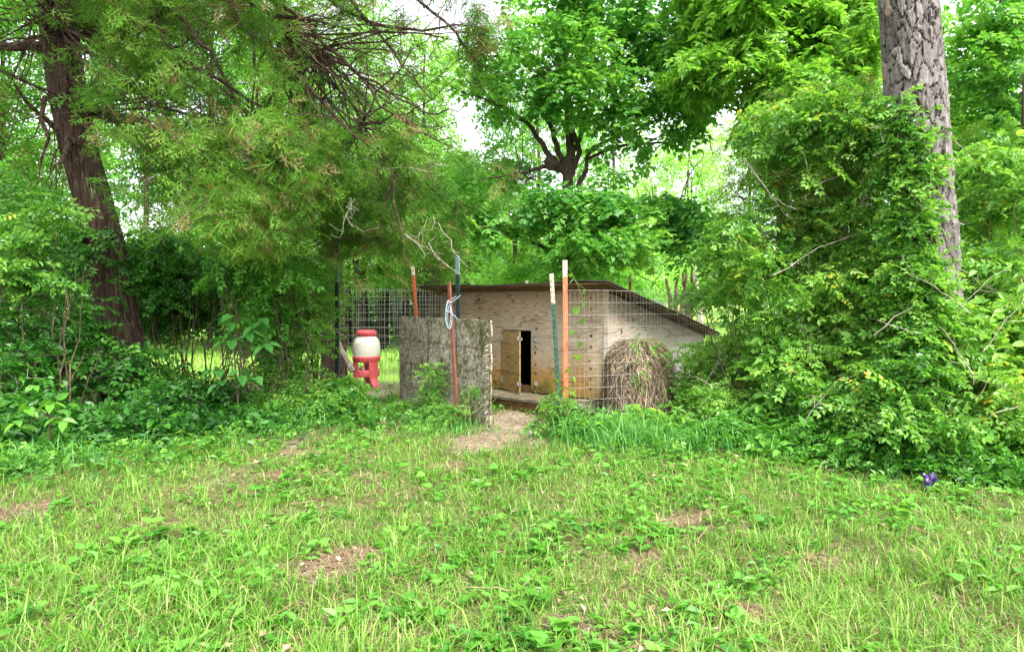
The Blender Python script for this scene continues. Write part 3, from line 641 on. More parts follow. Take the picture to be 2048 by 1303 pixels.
m, b = new_mat('weathered_strand_board'); M['osb'] = m
v = coords(m, (1, 1, 1)); vo = nn(m, 'ShaderNodeTexNoise'); vo.inputs['Scale'].default_value = 1; vo.inputs['Detail'].default_value = 7; vo.inputs['Roughness'].default_value = .75; vo.inputs['Distortion'].default_value = 1.2
dtp = nn(m, 'ShaderNodeVectorMath', operation='DOT_PRODUCT'); L(m, v, dtp.inputs[0]); dtp.inputs[1].default_value = (.585, -.811, 0)
spz = nn(m, 'ShaderNodeSeparateXYZ'); L(m, v, spz.inputs[0]); cbz = nn(m, 'ShaderNodeCombineXYZ'); L(m, dtp.outputs['Value'], cbz.inputs[0]); L(m, spz.outputs[2], cbz.inputs[1])
fl = []
for rot in (-.6, .25, 1.2):
    mp0 = nn(m, 'ShaderNodeMapping'); mp0.inputs['Rotation'].default_value = (0, 0, rot); L(m, cbz.outputs[0], mp0.inputs[0])
    mp = nn(m, 'ShaderNodeMapping'); mp.inputs['Scale'].default_value = (75, 13, 1); mp.inputs['Location'].default_value = (rot*7, rot*3, 0); L(m, mp0.outputs[0], mp.inputs[0])
    q = nn(m, 'ShaderNodeTexVoronoi'); q.inputs['Scale'].default_value = 1.0; L(m, mp.outputs[0], q.inputs['Vector']); sx = nn(m, 'ShaderNodeSeparateColor'); L(m, q.outputs['Color'], sx.inputs[0]); fl.append(sx.outputs[0])
mx_ = nn(m, 'ShaderNodeMath', operation='ADD'); L(m, fl[0], mx_.inputs[0]); L(m, fl[1], mx_.inputs[1])
my_ = nn(m, 'ShaderNodeMath', operation='ADD'); L(m, mx_.outputs[0], my_.inputs[0]); L(m, fl[2], my_.inputs[1])
mz_ = nn(m, 'ShaderNodeMath', operation='MULTIPLY_ADD'); L(m, my_.outputs[0], mz_.inputs[0]); mz_.inputs[1].default_value = .16; mp = nn(m, 'ShaderNodeMapping'); mp.inputs['Scale'].default_value = (22, 22, 22); L(m, v, mp.inputs[0]); L(m, mp.outputs[0], vo.inputs['Vector'])
mw_ = nn(m, 'ShaderNodeMath', operation='MULTIPLY'); L(m, vo.outputs['Fac'], mw_.inputs[0]); mw_.inputs[1].default_value = .5; L(m, mw_.outputs[0], mz_.inputs[2])
n2 = nn(m, 'ShaderNodeTexNoise'); n2.inputs['Scale'].default_value = 3.2; n2.inputs['Detail'].default_value = 5; L(m, v, n2.inputs['Vector'])
c1 = ramp(m, mz_.outputs[0], [(.3, (.06, .055, .045)), (.45, (.19, .17, .135)), (.58, (.36, .335, .28)), (.72, (.52, .49, .43))])
c2 = ramp(m, n2.outputs['Fac'], [(.35, (.45, .50, .30)), (.46, (.85, .84, .74)), (.66, (1.15, 1.12, 1.08)), (.8, (1.1, .9, .68))])
mu = nn(m, 'ShaderNodeMixRGB', blend_type='MULTIPLY'); mu.inputs[0].default_value = 1; L(m, c1, mu.inputs[1]); L(m, c2, mu.inputs[2]); L(m, mu.outputs[0], b.inputs['Base Color'])
b.inputs['Roughness'].default_value = .9; b.inputs['Specular IOR Level'].default_value = .1
bp = nn(m, 'ShaderNodeBump'); bp.inputs['Strength'].default_value = .8; bp.inputs['Distance'].default_value = .008; L(m, mz_.outputs[0], bp.inputs['Height']); L(m, bp.outputs[0], b.inputs['Normal'])
def panel():
    A = P(800, 632, 8.5); Bq = P(980, 640, 6.88); A0 = A*np.array([1, 1, 0]); B0 = Bq*np.array([1, 1, 0])
    d = (B0-A0); ln = np.linalg.norm(d); d /= ln; nr = np.array([d[1], -d[0], 0]); nr = nr if nr[1] < 0 else -nr
    th = thing('board_panel', A0, 'grey weathered strand-board panel crossed by dark wires, standing as a gate left of the shed', 'gate')
    g = G(); nx, nz = 26, 14; v = []; f = []
    for side in (0, 1):
        for i in range(nx+1):
            for k in range(nz+1):
                u, w = i/nx, k/nz; e = 0
                z0 = .0-.03*u; z1 = A[2]*(1-u)+Bq[2]*u
                wob = .012*math.sin(u*3.1+w*2)
                ux = u*ln + (.006*math.sin(w*23)+.005*math.sin(w*61) if i == nx else 0) + (.004*math.sin(w*31) if i == 0 else 0)
                zz = z0+(z1-z0)*w+(.004*math.sin(u*40)+.003*math.sin(u*97) if k == nz else 0)
                v.append(A0+d*ux+UP*zz+nr*(wob-(.016 if side else 0)))
    N = (nx+1)*(nz+1)
    for i in range(nx):
        for k in range(nz):
            a_ = i*(nz+1)+k; b_ = a_+nz+1; f += [(a_, b_, b_+1), (a_, b_+1, a_+1), (N+a_, N+b_+1, N+b_), (N+a_, N+a_+1, N+b_+1)]
    for i in range(nx):
        for k in (0, nz):
            a_ = i*(nz+1)+k; b_ = a_+nz+1; f += [(a_, a_+N, b_), (b_, a_+N, b_+N)]
    for k in range(nz):
        for i in (0, nx):
            a_ = i*(nz+1)+k; f += [(a_, a_+1, a_+N), (a_+1, a_+1+N, a_+N)]
    g.add(v, f); g.build('board', M['osb'], th, origin=A0)
    def pt(u, z, o=.022): return A0+d*(u*ln)+UP*z+nr*o
    for u0, u1, z0, z1 in ((0, .97, .84, .80), (-.03, .40, .565, .53), (.40, .95, .52, .47), (0, .40, .28, .26), (.55, .9, .40, .37)):
        g = G(); pts = [pt(u0+(u1-u0)*s, z0+(z1-z0)*s+.006*math.sin(s*17)) for s in np.linspace(0, 1, 12)]; tube(g, pts, .004, 4); g.build('cross_wire', M['darkwire'], th, origin=A0)
    for u in (.38, .69):
        g = G(); pts = [pt(u+.004*math.sin(z*9), z, .024) for z in np.linspace(1.08, .05, 12)]; tube(g, pts, .0045, 4); g.build('upright_wire', M['darkwire'], th, origin=A0)
    # splintered pale flakes on the right edge
    g = G(); n = 120; z = R.uniform(.05, 1.08, n); c = np.array([pt(R.uniform(.965, 1.0), zz, .014+R.uniform(0, .006)) for zz in z]); dd = R.normal(0, 1, (n, 3)); dd[:, 2] -= .6
    strips(g, c, dd, R.uniform(.02, .05, n), R.uniform(.004, .010, n), R.uniform(.6, 1, n), up=np.array([nr])); tag(g.build('edge_flakes', M['straw'], th, origin=A0), kind='stuff')
panel()
def cord():
    g = G(); Yc = 6.93
    def ring(cx, cy, rx, ry, ph, y):
        return [P(cx+rx*math.sin(a)*(.55+.45*math.sin(a/2)), cy-ry*math.cos(a), y+.02*math.sin(a)) for a in np.linspace(ph, ph+6.283, 22)]
    for cx, cy, rx, ry in ((898, 630, 7, 27), (896, 628, 6, 25), (899, 634, 5.5, 23)): tube(g, ring(cx, cy, rx, ry, 0, Yc-.02), .003, 5)
    tube(g, ring(897, 612, 5, 12, 0, Yc-.04), .003, 5)
    tube(g, [P(896, 603, Yc-.04), P(903, 604, Yc-.03), P(912, 598, 7.2), P(921, 590, 7.7)], .003, 5)
    tube(g, [P(899, 603, Yc), P(905, 597, Yc+.1), P(913, 592, 7.4)], .003, 5)
    tube(g, [P(904, 627, Yc-.03), P(911, 633, Yc-.02), P(915, 639, Yc)], .004, 5)
    tag(g.build('cord', M['rope'], origin=P(897, 605, Yc)), 'pale blue-white cord coiled and knotted round the brown rusty post', 'rope')
cord()

# ------------------------------------------------------------------ feeder
M['red_plastic'] = noise_mat('faded_red_plastic', [(.3, (.62, .05, .07)), (.7, (.78, .14, .15))], (2, 2, 2), 4, 3, .45, .05, .001, .5)
M['milk'] = noise_mat('cream_plastic_jar', [(.3, (.80, .76, .60)), (.6, (.88, .86, .76)), (.8, (.9, .88, .84))], (2, 2, 5), 3, 3, .4, .05, .001, .5)
def feeder():
    Y = 10.6; k = Y/F; c = np.array([(733-1024)*k, Y, 0]); th = thing('poultry_feeder', c, 'red and white plastic poultry feeder on legs behind the left wire fence', 'feeder'); zz = lambda py: EYE-(py-HZ)*k
    g = G(); lathe(g, [(0.001, zz(659)), (16*k, zz(659.5)), (19*k, zz(662)), (20*k, zz(664)), (20*k, zz(669)), (18*k, zz(671)), (18*k, zz(672))], c, 28)
    for a in np.arange(0, 6.28, .42): box(g, c+np.array([19.6*k*math.cos(a), 19.6*k*math.sin(a), zz(667)]), (.012, .012, .05), rz=a)
    g.build('lid', M['red_plastic'], th, True, origin=c)
    g = G(); lathe(g, [(17*k, zz(671)), (20*k, zz(674)), (24*k, zz(679)), (26.2*k, zz(686)), (27*k, zz(695)), (27*k, zz(706)), (26.3*k, zz(708)), (26.8*k, zz(711)), (26*k, zz(713))], c, 32); g.build('jar', M['milk'], th, True, origin=c)
    g = G(); lathe(g, [(26*k, zz(711)), (28*k, zz(711.5)), (28*k, zz(715)), (26*k, zz(722)), (25*k, zz(723)), (22*k, zz(723)), (5*k, zz(719))], c, 32); g.build('collar', M['red_plastic'], th, True, origin=c)
    zb = zz(758)
    for a in (-.75, -2.45, 1.57):
        g = G(); d = np.array([math.cos(a), math.sin(a), 0]); s = np.array([-d[1], d[0], 0]); n = 7; v = []; f = []
        for i in range(n):
            q = i/(n-1); z = zz(721)*(1-q)+0.0*q; r = (24+1.0*q+7*max(0, q-.7)/.3)*k; wd = (11.5-4*q)*k; v += [c+d*r+s*wd+UP*z, c+d*(r+.018)+UP*z, c+d*r-s*wd+UP*z, c+d*(r-.03)+UP*z]
        for i in range(n-1):
            for j in range(4): A_, B_ = i*4+j, i*4+(j+1) % 4; f += [(A_, B_, B_+4), (A_, B_+4, A_+4)]
        f += [(4*(n-1), 4*(n-1)+1, 4*(n-1)+2), (4*(n-1), 4*(n-1)+2, 4*(n-1)+3)]; g.add(v, f); g.build('leg', M['red_plastic'], th, origin=c)
    g = G(); lathe(g, [(23.0*k, zz(738)), (25.6*k, zz(738)), (26*k, zz(741)), (25.8*k, zz(750)), (25*k, zz(752)), (18*k, zz(752)), (18*k, zz(750)), (23*k, zz(749)), (23*k, zz(738))], c, 28); g.build('lower_ring', M['red_plastic'], th, True, origin=c)
    for a in np.linspace(0, 6.28, 7)[:-1]+.3:
        g = G(); q = c+np.array([16*k*math.cos(a), 16*k*math.sin(a), zz(733)]); tube(g, [q, q-UP*.05], [.03, .012], 8, cap=True); g.build('feed_port', M['milk'], th, origin=c)
    # wire-cage basket of small dark twigs by the feeder
feeder()
g = G(); tube(g, wiggle(P(628, 590, 9.6), P(706, 742, 9.3), 12, .012), np.linspace(.030, .042, 12), 7, cap=True)
tag(g.build('pole', M['dead_twig'], origin=P(706, 742, 9.3)), 'grey leaning branch pole crossing behind the black fence post', 'pole')
# black post with hanging loop and the dark uprights beyond the pen
M['black'] = noise_mat('black_rubber', [(.3, (.006, .006, .007)), (.7, (.018, .018, .02))], (6, 6, 6), 4, 3, .5, .1, .002, .4)
g = G(); Yh = 15.0; tube(g, [P(791, y, Yh) for y in (582, 610, 640, 665, 676)], [.055, .06, .06, .05, .045], 8, cap=True)
tube(g, [P(787, 674, Yh), P(786, 685, Yh), P(789, 692, Yh), P(794, 692, Yh), P(797, 685, Yh), P(796, 674, Yh)], .014, 6)
tag(g.build('black_hose', M['black'], origin=P(791, 692, Yh)), 'black hanging hose bundle with a loop at its foot, beyond the left wire fence', 'hose')

# ------------------------------------------------------------------ straw mound
def mound():
    c = np.array([(1276-1024)/F*7.2, 7.2, 0]); th = thing('straw_mound', c, 'rounded mound of brown dry straw heaped at the shed corner behind the wire fence', 'straw mound')
    g = G(); ax, ay, h = .315, .26, .86
    def surf(a, q):                                       # q 0 top .. 1 base
        e = np.sin(np.clip(q*1.55, 0, 1)*np.pi/2)**.8; lump = 1+.05*np.sin(a*3+1)+.04*np.sin(a*7+q*9)
        x = ax*e*np.cos(a)*lump*(1-.10*np.clip(q-.5, 0, 1)); y = ay*e*np.sin(a)*lump; z = h*(1-q**1.7*.98-.02*q)+.03*np.cos(a)*0; return np.stack([c[0]+x, c[1]+y, z+.01], -1)
    A_, Q_ = np.meshgrid(np.arange(24)/24*2*np.pi, np.linspace(0, 1, 14)); v = (surf(A_, Q_)-c*np.array([1, 1, 0]))*np.array([.93, .93, .96])+c*np.array([1, 1, 0]); v = v.reshape(-1, 3)
    f = [t3 for i in range(13) for j in range(24) for t3 in ((i*24+j, i*24+(j+1) % 24, (i+1)*24+(j+1) % 24), (i*24+j, (i+1)*24+(j+1) % 24, (i+1)*24+j))]
    g.add(v, f, .03); g.build('core', M['straw'], th, origin=c)  # core coloured near-black, painting the shade in the gaps between stalks
    g = G(); n = 6000; a = R.uniform(0, 2*np.pi, n); q = R.uniform(0, 1, n)**.8; ln = R.uniform(.10, .30, n)*1.3; da = R.normal(0, .35, n)+np.where(R.uniform(size=n) < .5, .5, -.3); K = 4; pts = []
    for i in range(K):
        s = i/(K-1); p = surf(a+da*s, np.clip(q+ln*s, 0, 1)); nrm = np.stack([np.cos(a), np.sin(a), .6*(1-q)], 1); lift = R.uniform(0, .05, n)+.05*np.sin(s*np.pi)*R.uniform(0, 1, n)+.03*s*s
        pts.append(p+nrm*lift[:, None])
    pts = np.stack(pts, 1); d = pts[:, -1]-pts[:, 0]; s = np.cross(d, np.stack([np.cos(a), np.sin(a), 0*a+.4], 1)); s /= np.linalg.norm(s, axis=1)[:, None]+1e-9; s *= R.uniform(.0014, .0030, n)[:, None]
    v = np.stack([pts-s[:, None], pts+s[:, None]], 2).reshape(-1, 3); base = (np.arange(n)*K*2)[:, None, None]
    f = np.array([t3 for i in range(K-1) for t3 in ((2*i, 2*i+1, 2*i+3), (2*i, 2*i+3, 2*i+2))])[None]+base
    g.add(v, f.reshape(-1, 3), np.repeat(np.clip(R.normal(.48, .28, n), 0, 1), K*2)); tag(g.build('straw_stalks', M['straw'], th, origin=c), kind='stuff')
mound()

# ------------------------------------------------------------------ purple scrap
M['purple'] = noise_mat('purple_foil', [(.44, (.03, .012, .12)), (.54, (.11, .05, .25)), (.66, (.45, .42, .50))], (3, 3, 3), 7, 3, .35, .2, .003, .5)
g = G(); c = GP(1858, 985); n, mm = 16, 7; v = []
for i in range(mm):
    for j in range(n):
        a = j/n*6.283; r = .6*(.035+.045*i/(mm-1))*(1+.22*math.sin(a*3+i*.8)+.1*math.sin(a*7)); v.append(c+np.array([r*math.cos(a), r*.8*math.sin(a), .03+.085*(i/(mm-1))**.8*(1+.3*math.sin(a*2+1))]))
f = [t3 for i in range(mm-1) for j in range(n) for t3 in ((i*n+j, i*n+(j+1) % n, (i+1)*n+(j+1) % n), (i*n+j, (i+1)*n+(j+1) % n, (i+1)*n+j))]
v.append(c+np.array([0, 0, .03])); f += [(j, len(v)-1, (j+1) % n) for j in range(n)]
g.add(v, f); tag(g.build('crumpled_wrapper', M['purple'], origin=c), 'small crumpled purple and white wrapper lying in the grass on the right', 'litter')

# ------------------------------------------------------------------ vine on the orange post
def post_vine():
    th = thing('climbing_vine', base_of(1140, 6.5), 'thin vine with heart-shaped leaves climbing the wire beside the orange post', 'vine'); o0 = np.array(th.location); Y = 6.5
    g = G(); tube(g, [P(x, y, Y+.01) for x, y in ((1142, 860), (1140, 800), (1146, 760), (1141, 735), (1152, 712), (1160, 688), (1150, 660), (1164, 636), (1152, 612), (1166, 600), (1158, 575), (1148, 556), (1140, 540), (1132, 528), (1118, 535))], .0025, 4)
    tube(g, [P(x, y, Y+.03) for x, y in ((1150, 560), (1162, 572), (1172, 580))], .002, 4); g.build('stem', M['stem'], th, origin=o0)
    hv, hf, ht = heart(.075, .07)
    for px, py, s in ((1148, 557, 1), (1171, 580, .9), (1168, 604, .8), (1152, 615, 1), (1166, 638, .9), (1148, 660, 1.2), (1163, 684, 1), (1153, 710, 1.1), (1139, 736, 1.1), (1146, 754, .8), (1113, 757, .9), (1103, 741, .7), (1143, 784, 1.1), (1142, 548, .6), (1150, 800, 1.1), (1120, 800, 1)):
        g = G(); r = rotm((0, 0, 1), rnd.uniform(-2.2, 2.2))@rotm((1, 0, 0), rnd.uniform(-1.4, -.7)); g.add((hv@r.T)*s*1.0, hf, np.clip(ht+rnd.uniform(.5, .8), 0, .84)); o = g.build('leaf', M['vine'], th); o.location = Vector(P(px, py, Y-.02)-o0)
post_vine()

# ------------------------------------------------------------------ trunks
def pine_trunk(th, o0):
    n, K = 150, 370; z = np.linspace(-.1, 5.6, K); a = np.arange(n)/n*2*np.pi; A_, Z = np.meshgrid(a, z)
    base = GP(1876, 905)[0:2]; topx = P(1800, -120, base[1])[0]-.02
    cx = base[0]+(topx-base[0])*np.clip(Z/5.0, 0, 1.6)*(.8+.2*np.clip(Z/5, 0, 1)); cy = np.full_like(Z, base[1])
    r = .25-.008*Z+.06*np.exp(-Z*3)
    # bark plates: stretched voronoi on the unrolled surface
    rr = np.random.default_rng(5); U = A_.ravel()*.27/.078; Vv = Z.ravel()/.19; ncol = 2*np.pi*.27/.078; cells = []
    NP = 1050; pu = rr.uniform(0, ncol, NP); pv = rr.uniform(-2, 46, NP); tv = rr.uniform(0, 1, NP)
    wp = np.stack([np.cos(A_.ravel())*1.6, np.sin(A_.ravel())*1.6, Z.ravel()*2.2], 1); Uw = U+.32*noise(wp, 1.7)+.07*noise(wp, 5.); Vw = Vv+.32*noise(wp+9, 2.)+.08*noise(wp+4, 5.)
    d1 = np.full(len(U), 9e9); d2 = d1.copy(); idx = np.zeros(len(U), int)
    for i in range(len(pu)):
        m_ = np.abs(Vw-pv[i]) < 2.2
        du = np.abs(Uw[m_]-pu[i]); du = np.minimum(du, np.abs(ncol-du)); dd = np.sqrt(du**2+(Vw[m_]-pv[i])**2)
        D1, D2, I = d1[m_], d2[m_], idx[m_]; c1 = dd < D1; D2 = np.where(c1, D1, np.minimum(D2, dd)); I = np.where(c1, i, I); D1 = np.minimum(D1, dd); d1[m_], d2[m_], idx[m_] = D1, D2, I
    e = np.clip((d2-d1)/(.13+.04*noise(wp, 3.)), 0, 1); e = e**.6; fine = noise(np.stack([U*4, Vv*3, U*0], 1), 1.3)
    R_ = r.ravel()+(-.026+.026*e+.014*tv[idx]*e+.004*fine)
    v = np.stack([cx.ravel()+R_*np.cos(A_.ravel()), cy.ravel()+R_*np.sin(A_.ravel()), Z.ravel()], 1)
    t = np.where(e < .45, .04+.5*e, .40+.34*tv[idx]+.10*fine); t = np.where((tv[idx] > .985) & (e > .5), .97, np.clip(t, 0, .8))
    i = np.arange((K-1)*n); rw, cc = i//n, i % n; A0 = rw*n+cc; B0 = rw*n+(cc+1) % n
    g = G(); g.add(v, np.concatenate([np.stack([A0, B0, B0+n], 1), np.stack([A0, B0+n, A0+n], 1)]), t); return g.build('trunk', M['pine_bark'], th, origin=o0)
def cedar_trunk(th, o0, pts, rad, n=28, K=70):
    s = np.linspace(0, 1, K); pts = np.array(pts); ts = np.linspace(0, 1, len(pts))
    C = np.stack([np.interp(s, ts, pts[:, k]) for k in range(3)], 1); r = np.interp(s, ts, rad); a = np.arange(n)/n*2*np.pi
    A_, S_ = np.meshgrid(a, np.arange(K)); z = C[:, 2][S_]; q = np.stack([np.cos(A_.ravel()+.15*z.ravel())*3.2, np.sin(A_.ravel()+.15*z.ravel())*3.2, z.ravel()*.25], 1)
    fl = noise(q, 1.0)*.10+noise(q*np.array([4, 4, 3]), 1.0)*.055+noise(q*np.array([11, 11, 6]), 1)*.03
    R_ = r[S_].ravel()*(1+fl)
    v = np.stack([C[S_.ravel(), 0]+R_*np.cos(A_.ravel()), C[S_.ravel(), 1]+R_*np.sin(A_.ravel()), z.ravel()], 1)
    i = np.arange((K-1)*n); rw, cc = i//n, i % n; A0 = rw*n+cc; B0 = rw*n+(cc+1) % n
    g = G(); g.add(v, np.concatenate([np.stack([A0, B0, B0+n], 1), np.stack([A0, B0+n, A0+n], 1)])); return g.build('trunk', M['cedar_bark'], th, origin=o0)

# ------------------------------------------------------------------ generic crown builders
def foliage(th, o0, name, mat, temps, blobs, n, size=1.0, tint=.5, amp=.18, clump=.35, cs=1.6, droop=.2, updir=.9, spread=1., brown=0., shell=.3, jit=.1):
    p = blob_points(blobs, n, clump, cs, shell); g = G(); k = len(p)
    t = clumptint(p, tint, amp, 1.0, jit)
    if brown: bn = R.uniform(size=k) < brown*(1+noise(p+3, 1.4)); t = np.where(bn, R.uniform(.92, 1, k), t)
    scatter(g, temps, p, frames(k, droop, updir, spread), R.uniform(.7, 1.3, k)*size, t); return g.build(name, mat, th, origin=o0), p
def limbs(th, o0, name, mat, starts, blobs, per, r0, r1=.006, twigs=4, tl=.5, amp=.06, sag=0.0, down=0., sides=5):
    g = G(); st = np.atleast_2d(starts); B = blob_points(blobs, per, 0, 1, .2)
    for e in B:
        s = st[R.integers(0, len(st))]; limb(g, s, e, r0*R.uniform(.5, 1.1), r1, amp, sag, 8, sides, twigs, tl, down=down)
    return g.build(name, mat, th, origin=o0)

# ---- big left cedar
AVOID.append(([-50, 0, 100, 200, 300, 400, 500, 600, 660], [116, 118, 126, 140, 160, 188, 212, 228, 236], 50, 8.0, .16))
AVOID.append(([-50, 0, 150, 240], [1810, 1812, 1838, 1856], 36, 6.2, .08))
AVOID.append(([240, 380, 560, 600], [1866, 1886, 1888, 1890], 20, 6.2, .22))
AVOID.append(([-50, 0, 150, 160], [1780, 1785, 1795, 1795], 30, 6.2, .06))
AVOID.append(([185, 200, 285, 300], [945, 945, 945, 945], 24, 60, .06))
cb = base_of(262, 7.9); th = thing('cedar_tree', cb, 'big reddish-brown cedar trunk leaning left at the left edge, pale split bark on its side', 'tree')
cp = [cb+(0.02, 0, -.1), P(232, 640, 7.9), P(212, 500, 7.9), P(188, 400, 7.9), P(160, 300, 7.9), P(138, 200, 7.9), P(122, 100, 7.9), P(112, 0, 7.9), P(100, -150, 8.0), P(85, -350, 8.2)]
cedar_trunk(th, cb, cp, [.32, .235, .215, .20, .20, .195, .19, .185, .17, .13], 90, 190)
def at_cedar(py): q = np.array(cp); return q[np.argmin(abs(q[:, 2]-P(0, py, 7.9)[2]))]
g = G()
for (x0, y0), (x1, y1), r, Y1 in (((120, 100), (-160, 90), .07, 7.6), ((112, 20), (420, 190), .06, 7.4), ((150, 250), (110, 330), .05, 7.2), ((120, 80), (330, 60), .05, 7.3), ((160, 300), (30, 170), .04, 7.4), ((112, 0), (560, 230), .05, 6.7), ((100, -100), (700, 60), .06, 6.6), ((100, -100), (520, -20), .05, 7.2), ((140, 200), (330, 330), .035, 7.1), ((130, 150), (250, 240), .03, 7.0)):
    limb(g, P(x0, y0, 7.9), P(x1, y1, Y1), r, .012, .05, .02, 10, 6, 14, .6, down=.4, tr=.4)
pts_ = [P(90, 195, 7.6), P(82, 240, 7.4), P(98, 275, 7.3), P(82, 320, 7.3), P(75, 370, 7.3)]; tube(g, pts_, [.028, .024, .018, .012, .006], 7)
g.build('limbs', M['cedar_bark'], th, origin=cb)
B1 = [(60, 60, 7.2, 150, 130, 1.0), (70, 300, 7.6, 110, 150, .8, .7), (300, 60, 6.9, 170, 110, 1.0), (330, 210, 6.8, 150, 110, .9), (340, 340, 6.6, 170, 110, .9), (520, 330, 6.4, 160, 110, .9), (480, 430, 6.5, 160, 80, .7), (520, 190, 6.7, 120, 90, .8, .5), (30, -60, 6.9, 200, 100, 1.2), (350, -50, 6.9, 300, 90, 1.2)]
foliage(th, cb, 'crown', M['cedar'], T_CED, B1, 3900, .74, .50, .28, .62, 1.9, droop=.7, updir=.7, spread=1.1, brown=.10)
p_ = np.stack([R.uniform(-6.5, 0.0, 650), R.uniform(4, 9.5, 650), R.uniform(5.6, 8.2, 650)], 1); p_ = p_[noise(p_, .9) > -.25]; g = G(); scatter(g, T_CEDF, p_, frames(len(p_), .3, .8, 1), R.uniform(1.2, 2.2, len(p_)), clumptint(p_, .4)); g.build('shading_crown', M['cedar'], th, origin=cb)  # cedar sprays above the view, added to shade the left side
limbs(th, cb, 'twigs', M['cedar_bark'], [P(112, 0, 7.8), P(122, 60, 7.8), P(160, 220, 7.7)], B1, 90, .022, .004, 8, .45, .06, .02, .3, 4)
# ---- second cedar, arching limbs
c2 = base_of(668, 10.5); th = thing('cedar_tree', c2, 'drooping cedar left of centre with dark limbs slanting down from the top of the picture', 'tree')
cedar_trunk(th, c2, [c2, P(668, 560, 10.5), P(660, 460, 10.5), P(640, 300, 10.4), P(600, 150, 10.2), P(540, -60, 10), P(500, -300, 10)], [.2, .15, .14, .12, .10, .09, .08])
g = G()
for pts, r in ((((400, -80), (470, 40), (560, 115), (640, 200), (720, 280), (790, 330)), .042), (((470, -60), (600, 40), (700, 130), (790, 230), (880, 285)), .026), (((560, -80), (700, 30), (820, 60), (930, 50)), .028), (((330, 0), (430, 120), (500, 240), (540, 330)), .022), (((640, 110), (760, 170), (860, 230), (930, 215)), .016), (((300, -40), (330, 100), (400, 230)), .022), (((200, -60), (330, 90), (470, 190), (600, 280)), .020), (((640, -60), (780, 90), (860, 200)), .022), (((760, -60), (900, 50), (960, 130)), .022), (((500, 60), (520, 170), (500, 280)), .018), (((560, 115), (680, 150), (800, 150)), .015)):
    q = np.array([P(x, y, 6.9-.25*(i/len(pts))) for i, (x, y) in enumerate(pts)]); ss = np.linspace(0, 1, 14); Q = np.stack([np.interp(ss, np.linspace(0, 1, len(q)), q[:, k]) for k in range(3)], 1)+R.normal(0, .018, (14, 3))
    tube(g, Q, np.linspace(r, r*.3, 14), 6)
    for _ in range(20):
        i = R.integers(2, 14); e = R.normal(0, 1, 3)*np.array([.6, .5, .5])+np.array([.35, 0, -.2]); tube(g, wiggle(Q[i], Q[i]+e*R.uniform(.25, .9), 6, .09), np.linspace(r*.22, .002, 6), 3)
g.build('limbs', M['cedar_bark'], th, origin=c2)
B2 = [(560, 20, 6.8, 200, 80, .9), (780, 60, 6.6, 180, 90, .8), (900, 60, 6.5, 110, 110, .6), (700, 320, 7.2, 170, 90, .9), (820, 290, 7.0, 110, 60, .7), (640, 380, 7.6, 200, 90, .9), (800, 420, 7.8, 170, 80, .8), (930, 370, 7.6, 100, 70, .6, .8), (620, 170, 7.4, 160, 70, .7, .4), (560, 480, 8.0, 150, 70, .8, .8), (740, 500, 9.4, 200, 80, .9), (860, 520, 9.8, 130, 60, .6)]
foliage(th, c2, 'crown', M['cedar'], T_CED, B2, 4100, .74, .48, .26, .62, 1.9, droop=.7, updir=.7, spread=1.1, brown=.14)
limbs(th, c2, 'twigs', M['twig'], [P(640, 100, 7), P(720, 250, 7.2), P(560, 60, 6.9)], B2, 90, .016, .003, 10, .45, .07, .02, .3, 3)
g = G()
for (x0, y0), (x1, y1) in (((700, 420), (720, 470)), ((715, 400), (712, 440)), ((860, 440), (830, 470)), ((880, 470), (930, 540)), ((340, 390), (350, 430)), ((430, 390), (425, 440)), ((300, 460), (360, 440)), ((560, 290), (640, 300)), ((470, 300), (540, 285)), ((740, 360), (900, 330)), ((610, 20), (690, 60)), ((800, 470), (860, 500)), ((250, 380), (330, 340))):
    for _ in range(2): limb(g, P(x0+R.normal(0, 12), y0+R.normal(0, 12), 6.3+R.uniform(0, .8)), P(x1+R.normal(0, 15), y1+R.normal(0, 15), 6.2), .0032, .001, .08, 0, 7, 3, 3, .12, tr=.6)
tag(g.build('bare_twigs', M['dead_twig'], th, origin=c2), kind='stuff')

# ---- oak
ob = base_of(1140, 12.5); th = thing('oak_tree', ob, 'broad-crowned oak with a forked grey trunk directly behind the shed', 'tree')
Yo = 12.5; g = G()
def bez(pts, rad, g, n=14, sides=8, jit=.012):
    q = np.array([P(*p) for p in pts]); ss = np.linspace(0, 1, n); Q = np.stack([np.interp(ss, np.linspace(0, 1, len(q)), q[:, k]) for k in range(3)], 1)
    K_ = np.array([.25, .5, .25]); Qs = Q.copy()
    for k in range(3): Qs[1:-1, k] = np.convolve(Q[:, k], K_, 'valid')
    Qs[1:-1] += R.normal(0, jit, (n-2, 3)); tube(g, Qs, np.interp(ss, np.linspace(0, 1, len(rad)), rad)*.68, sides); return Qs
bez([(1142, 745, Yo), (1138, 600, Yo), (1134, 460, Yo), (1136, 360, Yo), (1140, 300, Yo), (1138, 220, Yo), (1128, 120, Yo), (1140, 20, Yo), (1145, -100, Yo)], [.22, .19, .17, .15, .12, .10, .08, .06, .04], g, 26, 10)
